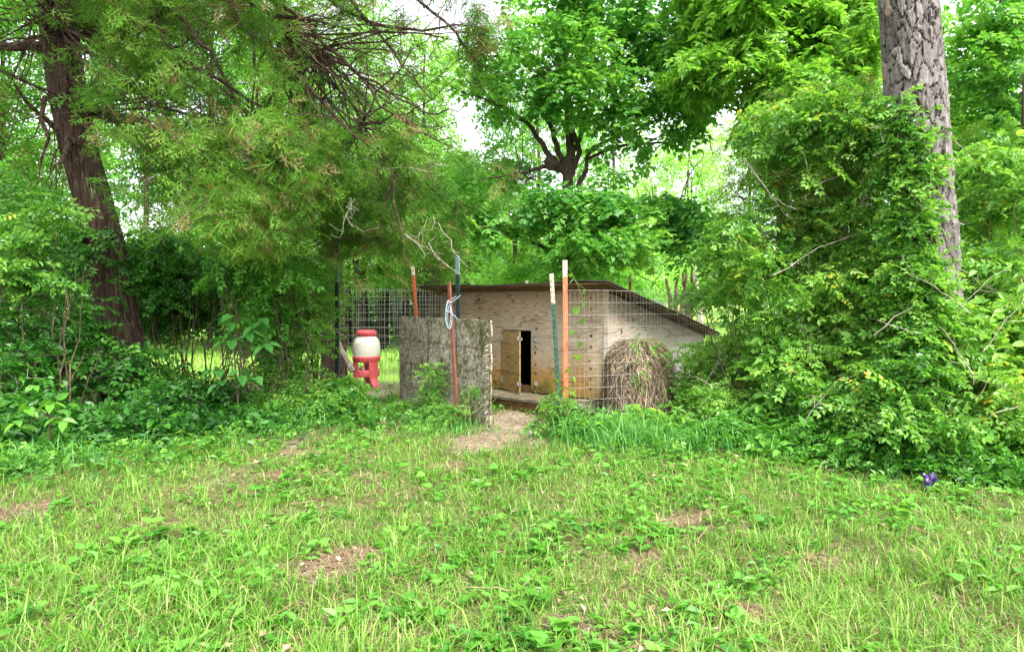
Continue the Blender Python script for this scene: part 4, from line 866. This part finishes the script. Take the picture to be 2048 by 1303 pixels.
for pts, rad in ((((1132, 345, Yo), (1100, 320, Yo), (1085, 285, Yo), (1055, 245, Yo), (1010, 215, Yo-.2), (950, 190, Yo-.3)), (.11, .09, .07, .06, .04, .02)),
                 (((1125, 330, Yo), (1112, 290, Yo), (1098, 240, Yo), (1060, 200, Yo), (1040, 150, Yo)), (.09, .08, .06, .04, .02)),
                 (((1145, 350, Yo), (1160, 300, Yo), (1138, 240, Yo-.2), (1128, 190, Yo-.2)), (.08, .07, .05, .03)),
                 (((1155, 375, Yo), (1175, 345, Yo), (1172, 310, Yo), (1200, 285, Yo), (1270, 262, Yo-.3), (1330, 230, Yo-.5)), (.07, .07, .05, .05, .035, .015)),
                 (((1170, 320, Yo), (1240, 290, Yo), (1330, 285, Yo), (1420, 270, Yo-.4)), (.05, .04, .03, .015)),
                 (((1120, 340, Yo), (1095, 330, Yo), (1060, 345, Yo-.2), (1020, 350, Yo-.3), (960, 360, Yo-.4)), (.08, .06, .045, .03, .015)),
                 (((1082, 385, Yo-.2), (1072, 362, Yo-.2), (1050, 352, Yo-.2), (1030, 352, Yo-.2)), (.05, .04, .03, .03)),
                 (((1140, 480, Yo), (1200, 470, Yo-.3), (1300, 430, Yo-.5), (1380, 410, Yo-.6)), (.06, .05, .03, .015)),
                 (((1136, 520, Yo), (1060, 480, Yo-.3), (960, 450, Yo-.6), (880, 430, Yo-.8)), (.06, .05, .03, .015)),
                 (((1150, 300, Yo), (1190, 200, Yo), (1260, 120, Yo), (1320, 60, Yo)), (.07, .05, .03, .015)),
                 (((1138, 500, Yo), (1180, 500, Yo-.3), (1260, 500, Yo-.4)), (.04, .03, .02)),
                 (((1135, 200, Yo), (1200, 110, Yo), (1250, 30, Yo)), (.05, .03, .015))):
    Q = bez(pts, rad, g)
    for _ in range(9):
        i = R.integers(5, 14); e = R.normal(0, .5, 3)+(0, 0, .15); tube(g, wiggle(Q[i], Q[i]+e*R.uniform(.4, 1.1), 6, .09), np.linspace(.014, .004, 6), 3)
g.build('trunk', M['bark'], th, origin=ob)
g = G(); lathe(g, [(.001, .14), (.09, .11), (.14, .03), (.13, -.06), (.07, -.13), (.001, -.15)], P(1103, 325, Yo-.1), 10); o = g.build('burl', M['bark'], th, origin=ob)
BO = [(900, 430, 11.8, 80, 36, .8, 1.7), (1000, 430, 11.5, 120, 50, .9, 1.7), (1120, 415, 11.4, 150, 40, 1.1, 1.7), (1260, 430, 11.6, 150, 50, 1.0, 1.7), (1380, 455, 11.9, 80, 45, .8), (1020, 490, 11.2, 120, 36, .9, 1.7), (1180, 490, 11.2, 180, 45, 1.0, 1.7), (1340, 500, 11.8, 90, 40, .8), (1140, 540, 12.8, 160, 30, .8, .7), (920, 480, 12, 70, 30, .6),
      (1060, 110, 12, 150, 70, 1.1), (1200, 80, 11.8, 170, 90, 1.3), (1340, 150, 12, 130, 90, 1.2), (1180, 180, 11.6, 150, 60, .9), (1030, 190, 11.8, 110, 40, .7), (1300, 240, 11.8, 130, 50, .9), (1010, 300, 13, 90, 26, .6, .6), (1420, 80, 12.5, 130, 100, 1.2), (1240, 320, 12.6, 90, 40, .7, .6), (940, 130, 12.2, 80, 50, .7, .8), (1220, -20, 12, 240, 80, 1.3), (1000, 345, 13.2, 120, 30, .7)]
foliage(th, ob, 'crown', M['oak'], T_OAK, BO, 5600, .95, .60, .32, .60, 1.9, droop=.25, updir=1.0, spread=.9)

# ---- tree top right behind (bright hickory)
hb = base_of(1560, 12.0); th = thing('hickory_tree', hb, 'bright yellow-green tree filling the top right, behind the pine trunk', 'tree')
g = G(); bez([(1560, 700, 12), (1565, 400, 12), (1600, 150, 12), (1640, -150, 12)], [.14, .12, .1, .07], g, 20)
for pts, rad in ((((1570, 330, 12), (1500, 230, 11.6), (1400, 200, 11.2), (1340, 150, 11)), (.06, .04, .025, .01)), (((1590, 200, 12), (1660, 130, 11.6), (1740, 60, 11.4)), (.05, .03, .01)), (((1580, 250, 12), (1480, 130, 11.6), (1420, 60, 11.4)), (.05, .03, .012)), (((1580, 180, 12), (1500, 60, 11.6), (1440, 40, 11.2)), (.05, .03, .01))): bez(pts, rad, g)
g.build('trunk', M['bark'], th, origin=hb)
BH = [(1500, 40, 10.6, 150, 70, 1.2), (1640, 80, 10.2, 130, 90, 1.2), (1480, 150, 10.6, 150, 60, 1.1), (1620, 180, 10, 110, 60, .9), (1380, 140, 11.2, 90, 70, .8), (1700, 30, 10.4, 100, 80, 1.0), (1540, 240, 11, 80, 40, .7, .7), (1560, -40, 11, 240, 60, 1.4)]
foliage(th, hb, 'crown', M['hickory'], T_HICK, BH, 3300, 1.0, .58, .26, .60, 1.7, droop=.3, updir=.9)

# ---- pine
pb = GP(1876, 905); th = thing('pine_tree', pb, 'large pine trunk with grey plated bark at the right, vines round its lower half', 'tree'); pine_trunk(th, pb)
# ---- trees at the right edge behind
rb = base_of(2010, 13); th = thing('oak_tree', rb, 'green leafy tree at the top right corner, right of the pine trunk', 'tree')
g = G(); bez([(2010, 735, 13), (2000, 400, 13), (1990, 200, 13), (2010, -100, 13)], [.16, .13, .1, .06], g, 16); g.build('trunk', M['bark'], th, origin=rb)
BR = [(1960, 60, 11.5, 110, 90, 1.2), (2060, 120, 12, 120, 130, 1.2), (1960, 200, 12.5, 80, 60, .9), (2040, 280, 12, 110, 70, 1.0), (2100, 0, 12, 150, 120, 1.4), (1950, 330, 12.5, 80, 60, .8), (2060, 400, 12, 90, 90, .9)]
foliage(th, rb, 'crown', M['oak'], T_OAK, BR, 2000, 1.0, .68, .28, .55, 1.7)
# ---- right cedar
rc = base_of(1690, 7.4); th = thing('cedar_tree', rc, 'bushy young cedar tangled with vines, left of the pine trunk', 'tree')
cedar_trunk(th, rc, [rc, P(1688, 600, 7.4), P(1680, 400, 7.4), P(1675, 240, 7.4), P(1672, 170, 7.4)], [.09, .08, .06, .03, .015])
BC = [(1640, 230, 6.9, 120, 70, .7), (1730, 300, 6.7, 110, 90, .7), (1600, 340, 6.8, 130, 90, .8), (1540, 420, 6.9, 110, 90, .8), (1700, 430, 6.6, 140, 90, .8), (1600, 520, 6.8, 130, 80, .8), (1740, 540, 6.7, 110, 90, .7), (1520, 290, 7.4, 90, 50, .6)]
foliage(th, rc, 'crown', M['cedar'], T_CED, BC, 2700, .62, .58, .22, .55, 2.2, droop=.2, updir=.8, spread=1.2, brown=.07)
limbs(th, rc, 'limbs', M['cedar_bark'], [P(1688, 600, 7.4), P(1680, 450, 7.4), P(1676, 330, 7.4)], BC, 46, .02, .004, 9, .4, .06, .02, 0, 4)
g = G()
for a_, b_ in (((1490, 320), (1590, 440)), ((1740, 380), (1700, 430)), ((1760, 360), (1690, 460)), ((1600, 300), (1660, 400)), ((1640, 370), (1700, 330)), ((1870, 250), (1830, 380))): limb(g, P(*a_, 6.1), P(*b_, 6.3), .008, .003, .07, 0, 8, 4, 4, .25)
tag(g.build('bare_twigs', M['dead_twig'], th, origin=rc), kind='stuff')
# far right dark cedar
fc = base_of(2060, 8.5); th = thing('cedar_tree', fc, 'dark cedar at the right edge behind the vines', 'tree')
cedar_trunk(th, fc, [fc, P(2060, 500, 8.5), P(2055, 300, 8.5), P(2050, 150, 8.5)], [.12, .1, .07, .03])
foliage(th, fc, 'crown', M['cedar'], T_CED, [(2000, 480, 8.2, 100, 90, .9), (2060, 340, 8.4, 110, 90, .9), (1960, 400, 8.6, 70, 70, .6), (2080, 560, 8, 110, 80, .8), (1960, 300, 8.8, 60, 70, .6)], 1500, .8, .35, .2, .35, 1.6, droop=.3, brown=.06)

# ---- shrubs and vines: (label, base px, base Y, blobs, material, temps, n, size, tint)
def shrub(name, label, cat, px, Y, blobs, mat, temps, n, size, tint, clump=.3, group=None, stems=10, amp=.22, droop=.15, cs=2.2, stemmat='twig'):
    b0 = base_of(px, Y); th = thing(name, b0, label, cat, group)
    foliage(th, b0, 'foliage', M[mat], temps, blobs, n, size, tint, amp, clump, cs, droop, .75, 1.15, shell=.25, jit=.15)
    if n >= 1000 and name not in ('wood_edge_brush', 'weed_bank'):
        g = G(); E = blob_points(blobs, 9, 0, 1, .8)
        for e in E:
            e = e+np.array([0, -.12, 0]); d = np.array([R.normal(0, .45), -.05, R.uniform(.05, .5)]); limb(g, e-d*.5, e+d*.5, .0045, .0014, .05, .05, 9, 3, 3, .16, tr=.6)
        tag(g.build('dry_stems', M['dead_twig'], th, origin=b0), kind='stuff')
    if stems:
        g = G(); E = blob_points(blobs, stems, 0, 1, .1)
        for e in E: s = np.array([e[0]*.6+b0[0]*.4+R.normal(0, .08), e[1]*.7+b0[1]*.3, 0]); limb(g, s, e, .011, .003, .07, .02, 8, 4, 5, .35, tr=.4)
        g.build('stems', M[stemmat], th, origin=b0)
    return th
# right side
shrub('honeysuckle_vine', 'honeysuckle tangle climbing over the young cedar, upper right of the shed', 'vine', 1700, 6.4, [(1560, 260, 6.5, 90, 60, .4), (1690, 220, 6.2, 90, 60, .4), (1760, 270, 6.0, 70, 60, .35), (1620, 380, 6.4, 120, 100, .5, .5), (1760, 420, 6.1, 80, 110, .4), (1500, 500, 6.5, 100, 80, .5), (1640, 560, 6.3, 130, 70, .5)], 'vine', T_VINE, 1700, .85, .68, .62, amp=.30)
shrub('honeysuckle_vine', 'leafy vine wrapped round the lower pine trunk', 'vine', 1880, 5.6, [(1795, 240, 5.75, 34, 60, .18), (1810, 320, 5.7, 40, 70, .2), (1815, 430, 5.7, 50, 80, .2), (1868, 590, 5.45, 55, 60, .15), (1868, 680, 5.4, 60, 60, .2), (1850, 360, 5.6, 40, 50, .15), (1850, 470, 5.55, 40, 60, .15), (1870, 390, 5.55, 40, 30, .14, .6), (1830, 560, 5.6, 60, 80, .25), (1890, 520, 5.5, 26, 40, .14, .5), (1850, 680, 5.5, 80, 80, .3), (1900, 640, 5.5, 40, 50, .2)], 'vine', T_VINE, 2300, .75, .66, .4)
shrub('honeysuckle_shrub', 'shrub of small opposite leaves at the right edge beside the pine', 'shrub', 1990, 5.6, [(1980, 360, 6.3, 70, 90, .5), (2040, 480, 6.0, 80, 100, .5), (1970, 560, 5.9, 70, 80, .5), (2040, 640, 5.7, 90, 90, .5), (1960, 680, 5.6, 80, 70, .5)], 'vine', T_MIX, 2000, .8, .68, .5, amp=.28)
shrub('honeysuckle_shrub', 'broad bright-leaved shrub sprawling at the foot of the pine', 'shrub', 1850, 5.3, [(1800, 720, 5.5, 100, 70, .5), (1900, 760, 5.3, 110, 70, .5), (1840, 810, 5.2, 130, 60, .5), (1960, 830, 5.2, 100, 60, .45), (2040, 790, 5.4, 80, 80, .5)], 'vine', T_VINE, 1900, .85, .74, .45, amp=.28)
shrub('privet_shrub', 'loose arching privet with tiny leaves over the right end of the shed', 'shrub', 1500, 7.2, [(1430, 585, 7.6, 60, 30, .4, .35), (1500, 550, 7.4, 60, 50, .5, .7), (1440, 715, 7.1, 60, 36, .5, .8), (1520, 700, 7.0, 70, 50, .5, .8), (1410, 765, 6.9, 60, 36, .4), (1480, 790, 6.7, 100, 40, .5)], 'vine', T_VSM, 2300, 1.15, .72, .6, stems=18, amp=.26)
shrub('greenbrier_shrub', 'dense shrub of mixed leaves between the privet and the pine', 'shrub', 1640, 6.4, [(1580, 640, 6.5, 90, 80, .5), (1680, 640, 6.3, 90, 80, .5), (1740, 700, 6.1, 90, 80, .5), (1600, 740, 6.2, 110, 70, .5), (1700, 790, 5.9, 120, 60, .5)], 'vine', T_MIX, 2100, .8, .68, .5, amp=.28)
shrub('weed_bank', 'bank of low leafy weeds in front of the right-hand shrubs', 'weeds', 1700, 5.6, [(1380, 850, 6.5, 100, 26, .4), (1520, 860, 6.0, 130, 34, .4), (1660, 880, 5.6, 140, 38, .4), (1820, 900, 5.2, 150, 40, .4), (1980, 920, 5.0, 130, 45, .4), (1580, 820, 6.2, 120, 30, .4)], 'weed', T_MIX, 2500, .75, .55, .35, stems=0)
# around posts
shrub('bramble_sprig', 'leafy bramble growing round the feet of the orange and green posts', 'shrub', 1125, 6.5, [(1120, 820, 6.4, 40, 40, .12), (1160, 850, 6.3, 55, 24, .15), (1095, 850, 6.4, 30, 24, .12)], 'vine', T_VINE, 170, .7, .62, .2, stems=5, stemmat='stem')
shrub('bramble_sprig', 'small green bramble growing up the face of the grey board panel', 'shrub', 900, 6.9, [(862, 780, 7.5, 16, 60, .05), (935, 780, 6.95, 30, 22, .05, .9), (925, 820, 6.85, 38, 26, .08), (880, 830, 7.1, 50, 22, .1)], 'vine', T_VSM, 330, .8, .66, .2, stems=7, stemmat='stem')
shrub('broadleaf_plant', 'broad-leaved plant at the foot of the straw mound', 'plant', 1230, 6.5, [(1195, 850, 6.4, 35, 18, .12), (1260, 845, 6.4, 50, 20, .15), (1330, 835, 6.5, 50, 20, .15)], 'vine', T_VBIG, 120, .8, .62, .1, stems=0)
shrub('creeper', 'small creeper growing over the top of the straw mound', 'vine', 1300, 6.9, [(1290, 685, 6.95, 35, 10, .1), (1325, 705, 6.95, 18, 26, .1), (1285, 750, 6.85, 10, 40, .04, .7), (1350, 760, 6.9, 16, 50, .12)], 'weed', T_VSM, 70, .6, .6, .2, stems=4, stemmat='stem')
# left side
DL = 'dark_leaf'
shrub('understory_shrub', 'dark green shrub at the left edge in front of the cedar', 'shrub', 40, 6.6, [(40, 500, 7.4, 90, 90, .6), (60, 620, 7.0, 110, 80, .6), (30, 740, 6.7, 100, 80, .6), (130, 720, 6.8, 90, 80, .5), (60, 420, 7.8, 80, 60, .5, .4)], DL, T_MIX, 1100, .85, .45, .55, stems=18)
shrub('honeysuckle_vine', 'dark green vine climbing the foot of the big cedar trunk', 'vine', 230, 7.2, [(170, 480, 7.5, 36, 60, .12), (215, 600, 7.45, 50, 70, .15, .4), (250, 720, 7.3, 60, 50, .2, .6), (150, 700, 7.3, 60, 80, .3), (320, 770, 7.3, 50, 40, .2)], DL, T_VINE, 700, 1.0, .50, .35)
shrub('honeysuckle_shrub', 'mid-green shrub between the cedar trunk and the large-leaved sapling', 'shrub', 340, 7.4, [(300, 560, 8.0, 80, 60, .5, .7), (330, 500, 8.4, 90, 60, .6), (400, 560, 8.4, 90, 50, .5), (320, 800, 7.0, 90, 36, .4), (420, 790, 7.2, 70, 40, .4)], DL, T_VINE, 1050, 1.0, .45, .55, stems=22)
shrub('weed_bank', 'shaded bank of weeds under the big cedar at the left', 'weeds', 220, 6.6, [(60, 840, 6.2, 110, 60, .5), (200, 850, 6.3, 130, 45, .5), (350, 850, 6.6, 120, 34, .4), (60, 930, 5.6, 90, 40, .4), (180, 910, 5.8, 110, 30, .4), (480, 845, 6.9, 110, 30, .4)], DL, T_MIX, 2400, .9, .48, .25, stems=0)
shrub('weed_bank', 'green weeds along the fence foot left of the grey board panel', 'weeds', 640, 7.2, [(560, 830, 7.3, 100, 34, .4), (650, 800, 7.5, 90, 30, .4), (715, 825, 7.4, 60, 22, .35), (620, 775, 7.9, 80, 26, .4), (780, 842, 7.5, 50, 16, .2), (680, 775, 7.8, 40, 24, .25)], 'vine', T_VINE, 1300, .8, .50, .25, stems=0)
shrub('privet_shrub', 'feathery small-leaved shrub growing through the fence left of the black post', 'shrub', 600, 8.2, [(590, 600, 8.6, 80, 50, .4), (640, 560, 8.9, 70, 50, .4), (560, 680, 8.4, 60, 50, .4, .6), (640, 660, 8.4, 30, 50, .3, .5), (700, 590, 9.2, 30, 40, .3, .6), (520, 600, 8.8, 60, 60, .4), (600, 745, 8.2, 80, 30, .4, .6)], 'vine', T_VSM, 2000, 1.3, .50, .6, stems=18)
shrub('understory_shrub', 'sparse thicket of thin stems far left behind the cedar', 'shrub', 60, 9.5, [(60, 480, 9.6, 120, 120, .8), (-20, 600, 9.4, 120, 100, .8), (150, 560, 9.8, 90, 100, .6), (80, 700, 9.2, 110, 80, .6)], DL, T_VINE, 1000, 1.2, .60, .6, stems=30)
shrub('understory_shrub', 'dark leafy shrub filling the gap just right of the big cedar trunk', 'shrub', 350, 9.0, [(320, 610, 9.0, 60, 60, .4), (390, 600, 9.2, 60, 50, .4), (350, 540, 9.4, 90, 50, .5), (460, 590, 9.2, 70, 50, .4)], DL, T_VINE, 800, 1.2, .42, .3, stems=12)
shrub('sapling', 'tall thin sapling rising into the cedar boughs left of the black post', 'sapling', 560, 7.6, [(520, 470, 7.4, 60, 50, .4), (580, 540, 7.5, 60, 50, .4), (470, 540, 7.5, 50, 40, .3), (540, 620, 7.6, 70, 40, .4, .6)], DL, T_VINE, 420, 1.0, .6, .4, stems=9)
shrub('sapling', 'thin leafy sapling standing in front of the cedar trunk at the far left', 'sapling', 120, 6.4, [(90, 440, 6.6, 60, 60, .3), (140, 540, 6.5, 50, 60, .3), (40, 520, 6.6, 50, 60, .3)], 'vine', T_VINE, 300, .9, .5, .4, stems=8)
# big-leaved sapling
def sapling(label, px, Y, leaves, s, mat, tint):
    b0 = base_of(px, Y); th = thing('sapling', b0, label, 'sapling'); g = G()
    tube(g, wiggle(b0, P(leaves[0][0], leaves[0][1]+20, Y), 8, .03), np.linspace(.012, .006, 8), 5)
    for x, y in leaves: tube(g, wiggle(b0+(0, 0, .35), P(x, y, Y-.05), 6, .05, .04), np.linspace(.006, .003, 6), 4)
    g.build('stem', M['twig'], th, origin=b0); hv, hf, ht = ovate(.13, .21)
    for x, y in leaves:
        for k in range(5):
            g = G(); a = k/5*6.28+R.uniform(-.3, .3); r = rotm((0, 0, 1), a)@rotm((1, 0, 0), R.uniform(-.75, -.1))@rotm((0, 1, 0), R.uniform(-.4, .4))
            g.add((hv@r.T)*s*R.uniform(.75, 1.15), hf, np.clip(ht+tint+R.uniform(-.12, .12), 0, 1)); o = g.build('leaf', M[mat], th); o.location = Vector(P(x+R.normal(0, 6), y+R.normal(0, 5), Y-.05)-b0)
sapling('sapling with big rounded blue-green leaves between the cedar trunk and the black post', 480, 7.0, [(470, 640), (500, 665), (530, 690), (455, 680), (520, 640), (480, 740), (440, 760), (500, 755), (430, 735)], .8, 'bluegrass', .35)
sapling('low plant with pointed bright green leaves at the far left edge', 95, 5.6, [(100, 805), (60, 815), (40, 850), (125, 840)], .62, 'weed', .7)
sapling('slender sapling with a few bright leaves high beside the big cedar', 445, 7.6, [(440, 560), (470, 530), (430, 500), (500, 500)], .55, 'dark_leaf', .75)
sapling('drooping large-leaved branch tip over the pasture right of the shed roof', 1480, 6.6, [(1410, 600), (1445, 595), (1480, 600), (1520, 590), (1560, 600)], .62, 'vine', .55)
# tall grass clump in front of mound
g = G(); n = 1100; cx = P(1245, 870, 6.0); X = cx[0]+R.normal(0, .30, n); Y_ = 6.15+R.normal(0, .26, n)
blades(g, X, Y_, R.gamma(3, .07, n).clip(.05, .42), R.uniform(.005, .010, n), R.uniform(.3, 1.7, n), np.clip(R.normal(.5, .26, n), 0, 1)); tag(g.build('tall_grass_clump', M['bluegrass'], origin=(cx[0], 6.15, 0)), 'tall blue-green grass clump below the straw mound', 'grass', kind='stuff')
for px, Yc, n, sg, hmx, lab in ((1430, 5.9, 420, .3, .36, 'tall grass blades in front of the right-hand weeds'), (560, 6.9, 340, .28, .3, 'dark grass blades rising from the weeds left of the board panel'), (60, 5.2, 300, .25, .3, 'long dark grass at the far left edge'), (890, 6.75, 300, .25, .16, 'short grass tuft at the foot of the board panel')):
    g = G(); x0 = (px-1024)/F*Yc; X = x0+R.normal(0, sg, n); Y_ = Yc+R.normal(0, .18, n)
    blades(g, X, Y_, R.uniform(.3, 1, n)*hmx, R.uniform(.006, .010, n), R.uniform(.3, 1.3, n), np.clip(R.normal(.45, .2, n), 0, 1)); tag(g.build('tall_grass_clump', M['bluegrass'], origin=(x0, Yc, 0)), lab, 'grass', kind='stuff')

# ------------------------------------------------------------------ background woods
def btree(label, px, Y, blobs, mat, n, temps=T_MID, size=1., tint=.5, clump=.3, trunk=.16, top=200, name='tree', lean=0, group='trees beyond the pasture', tm='bark', cs=.9, droop=.2):
    b0 = base_of(px, Y); b0[2] = float(gz([b0[0]], [Y])[0]); th = thing(name, b0, label, 'tree', group); g = G()
    T_ = P(px+lean, top, Y); tube(g, wiggle(b0, T_, 12, .012), np.linspace(trunk, trunk*.4, 12), 8)
    for _ in range(7):
        q = b0+(T_-b0)*R.uniform(.25, .9); e = blob_points(blobs, 1, 0, 1, 0)[0]; limb(g, q, e, trunk*.3, .01, .05, .03, 7, 4, 2, 1.0)
    g.build('trunk', M[tm], th, origin=b0); foliage(th, b0, 'crown', M[mat], temps, blobs, n, size, tint, .22, clump, cs, droop, .8, 1.1, shell=.2)
# mid distance dark wood left of the shed (beyond the pen)
mids = [(480, 17, 'dark cedar behind the left fence, furthest left of the wood edge'), (590, 18, 'dark cedar second from left along the wood edge'), (715, 17.5, 'dark cedar rising above the feeder'), (762, 19, 'slim dark-trunked cedar right of the feeder'), (838, 18, 'dark-trunked cedar behind the leaning rusty post'), (930, 20, 'cedar showing above the left end of the shed roof'), (1030, 22, 'dark evergreen behind the middle of the shed')]
for i, (px, Y, lab) in enumerate(mids):
    btree(lab, px, Y, [(px, 470, Y, 75, 60, 1.6), (px-30, 400, Y+1, 80, 70, 1.6), (px+30, 540, Y, 65, 28, 1.2), (px, 350, Y+1, 70, 60, 1.5)], 'cedar', 620, T_CEDF, 1.15, .42, .2, .12, 420, 'cedar_tree', tm='dark_bark', droop=.3)
for px, Y, r in ((735, 19, .09), (775, 20, .07), (812, 18.5, .10), (862, 18, .24), (700, 21, .08), (655, 19, .10), (880, 20, .1), (538, 18, .12), (510, 20, .08)):
    b0 = base_of(px, Y); g = G(); tube(g, wiggle(b0, P(px+R.normal(0, 8), 500, Y), 8, .02), np.linspace(r*1.25, r*.8, 8), 7)
    lab = {862: 'thick black-shadowed tree trunk behind the top of the board panel', 735: 'thin dark trunk directly above the feeder lid', 775: 'thin dark trunk next to the hanging black hose', 812: 'dark trunk left of the leaning rusty post', 700: 'thin trunk between the black post and the feeder', 655: 'dark trunk left of the black post', 880: 'thin trunk beside the left end of the shed', 538: 'dark trunk among the leaves behind the left fence', 510: 'thin trunk at the left end of the far wire fence'}[px]
    th = thing('bare_tree', b0, lab, 'tree', 'dark trunks at the wood edge'); g.build('trunk', M['dark_bark'], th, origin=b0)
# under-edge bushes of that wood
shrub('wood_edge_brush', 'dark brush along the foot of the wood beyond the left pen', 'shrub', 700, 22, [(300, 640, 22, 120, 34, 1), (500, 635, 22, 120, 34, 1), (640, 635, 22, 120, 32, 1), (760, 630, 22, 100, 32, 1), (880, 630, 22, 90, 32, 1), (820, 590, 24, 120, 34, 1), (600, 590, 24, 160, 36, 1), (380, 590, 24, 160, 36, 1)], DL, T_MID, 2300, 1.9, .30, .15, stems=0)
shrub('wood_edge_brush', 'dark brush behind the shed roof under the oak', 'shrub', 1120, 16, [(1040, 555, 16, 90, 24, 1), (1150, 560, 16, 90, 24, 1), (1230, 560, 17, 70, 30, 1)], 'far_leaf', T_MID, 600, 1.4, .35, .2, stems=0)
# left distance
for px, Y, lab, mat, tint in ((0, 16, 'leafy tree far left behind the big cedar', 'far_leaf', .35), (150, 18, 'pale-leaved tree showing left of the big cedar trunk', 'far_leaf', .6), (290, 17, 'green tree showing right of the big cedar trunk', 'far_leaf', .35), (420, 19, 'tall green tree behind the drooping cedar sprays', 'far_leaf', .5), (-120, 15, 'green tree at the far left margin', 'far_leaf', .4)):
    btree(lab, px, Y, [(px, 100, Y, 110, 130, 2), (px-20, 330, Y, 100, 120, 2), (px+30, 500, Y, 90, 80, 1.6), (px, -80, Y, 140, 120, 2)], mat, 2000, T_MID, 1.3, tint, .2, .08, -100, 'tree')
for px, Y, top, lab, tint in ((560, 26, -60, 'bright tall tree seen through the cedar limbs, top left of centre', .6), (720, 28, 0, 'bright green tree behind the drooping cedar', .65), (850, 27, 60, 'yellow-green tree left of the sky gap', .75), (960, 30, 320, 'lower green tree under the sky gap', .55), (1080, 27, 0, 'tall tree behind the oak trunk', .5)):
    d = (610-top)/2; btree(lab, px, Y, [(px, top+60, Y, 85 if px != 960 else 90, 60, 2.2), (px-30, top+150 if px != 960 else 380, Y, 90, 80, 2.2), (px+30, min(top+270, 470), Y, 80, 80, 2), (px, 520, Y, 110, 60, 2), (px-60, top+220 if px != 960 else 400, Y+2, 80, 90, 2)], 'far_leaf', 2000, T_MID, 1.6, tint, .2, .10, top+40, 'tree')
for px, Y, top, lab, mat, tint in ((1230, 30, 20, 'bright tree behind the right half of the oak', 'sunlit_tint_leaf', .35), (1380, 34, 220, 'pale sunlit tree above the pasture right of the oak', 'sunlit_tint_leaf', .62), (1500, 36, 200, 'pale sunlit tree behind the young cedar', 'sunlit_tint_leaf', .62), (1650, 32, 60, 'tall bright tree behind the hickory', 'far_leaf', .7), (1800, 30, 0, 'tall tree behind the pine trunk', 'far_leaf', .6), (1930, 28, 60, 'tree seen just right of the pine trunk', 'far_leaf', .6), (2060, 30, 0, 'tall tree at the right margin', 'far_leaf', .6), (1290, 38, 330, 'lowest pale tree above the sloping shed roof', 'sunlit_tint_leaf', .6)):
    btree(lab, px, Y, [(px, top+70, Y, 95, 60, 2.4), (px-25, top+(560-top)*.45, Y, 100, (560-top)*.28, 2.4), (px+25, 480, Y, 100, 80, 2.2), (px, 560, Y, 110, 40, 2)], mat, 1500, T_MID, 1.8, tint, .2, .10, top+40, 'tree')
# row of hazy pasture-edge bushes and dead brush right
shrub('pasture_bush', 'pale green bushes along the pasture edge right of the shed roof', 'shrub', 1400, 26, [(1300, 570, 26, 60, 28, 1), (1370, 555, 27, 70, 36, 1), (1450, 560, 26, 80, 36, 1), (1530, 570, 25, 80, 34, 1), (1640, 570, 25, 80, 36, 1)], 'sunlit_tint_leaf', T_MID, 1100, 1.6, .35, .25, stems=0)
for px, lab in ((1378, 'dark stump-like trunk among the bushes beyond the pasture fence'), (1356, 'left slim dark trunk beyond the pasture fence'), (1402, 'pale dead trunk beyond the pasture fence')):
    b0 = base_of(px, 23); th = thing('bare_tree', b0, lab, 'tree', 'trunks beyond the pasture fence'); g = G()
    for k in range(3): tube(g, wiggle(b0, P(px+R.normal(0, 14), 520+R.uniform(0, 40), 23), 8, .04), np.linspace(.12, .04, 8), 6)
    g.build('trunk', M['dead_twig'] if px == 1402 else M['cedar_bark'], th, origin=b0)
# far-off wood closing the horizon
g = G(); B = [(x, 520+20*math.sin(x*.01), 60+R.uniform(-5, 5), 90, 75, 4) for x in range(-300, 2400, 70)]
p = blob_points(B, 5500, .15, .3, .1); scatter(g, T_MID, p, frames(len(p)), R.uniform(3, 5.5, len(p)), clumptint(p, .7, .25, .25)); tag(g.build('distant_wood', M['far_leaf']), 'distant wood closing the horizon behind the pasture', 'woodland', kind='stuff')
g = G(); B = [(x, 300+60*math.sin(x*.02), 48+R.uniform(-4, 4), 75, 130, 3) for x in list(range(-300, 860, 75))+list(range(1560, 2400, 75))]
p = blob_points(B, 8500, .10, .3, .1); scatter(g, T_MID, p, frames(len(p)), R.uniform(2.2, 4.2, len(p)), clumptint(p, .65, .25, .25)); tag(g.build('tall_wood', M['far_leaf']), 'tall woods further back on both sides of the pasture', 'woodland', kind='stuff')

tot = sum(len(o.data.polygons) for o in bpy.data.objects if o.type == 'MESH'); print('TRIANGLES', tot, 'objects', len(bpy.data.objects))
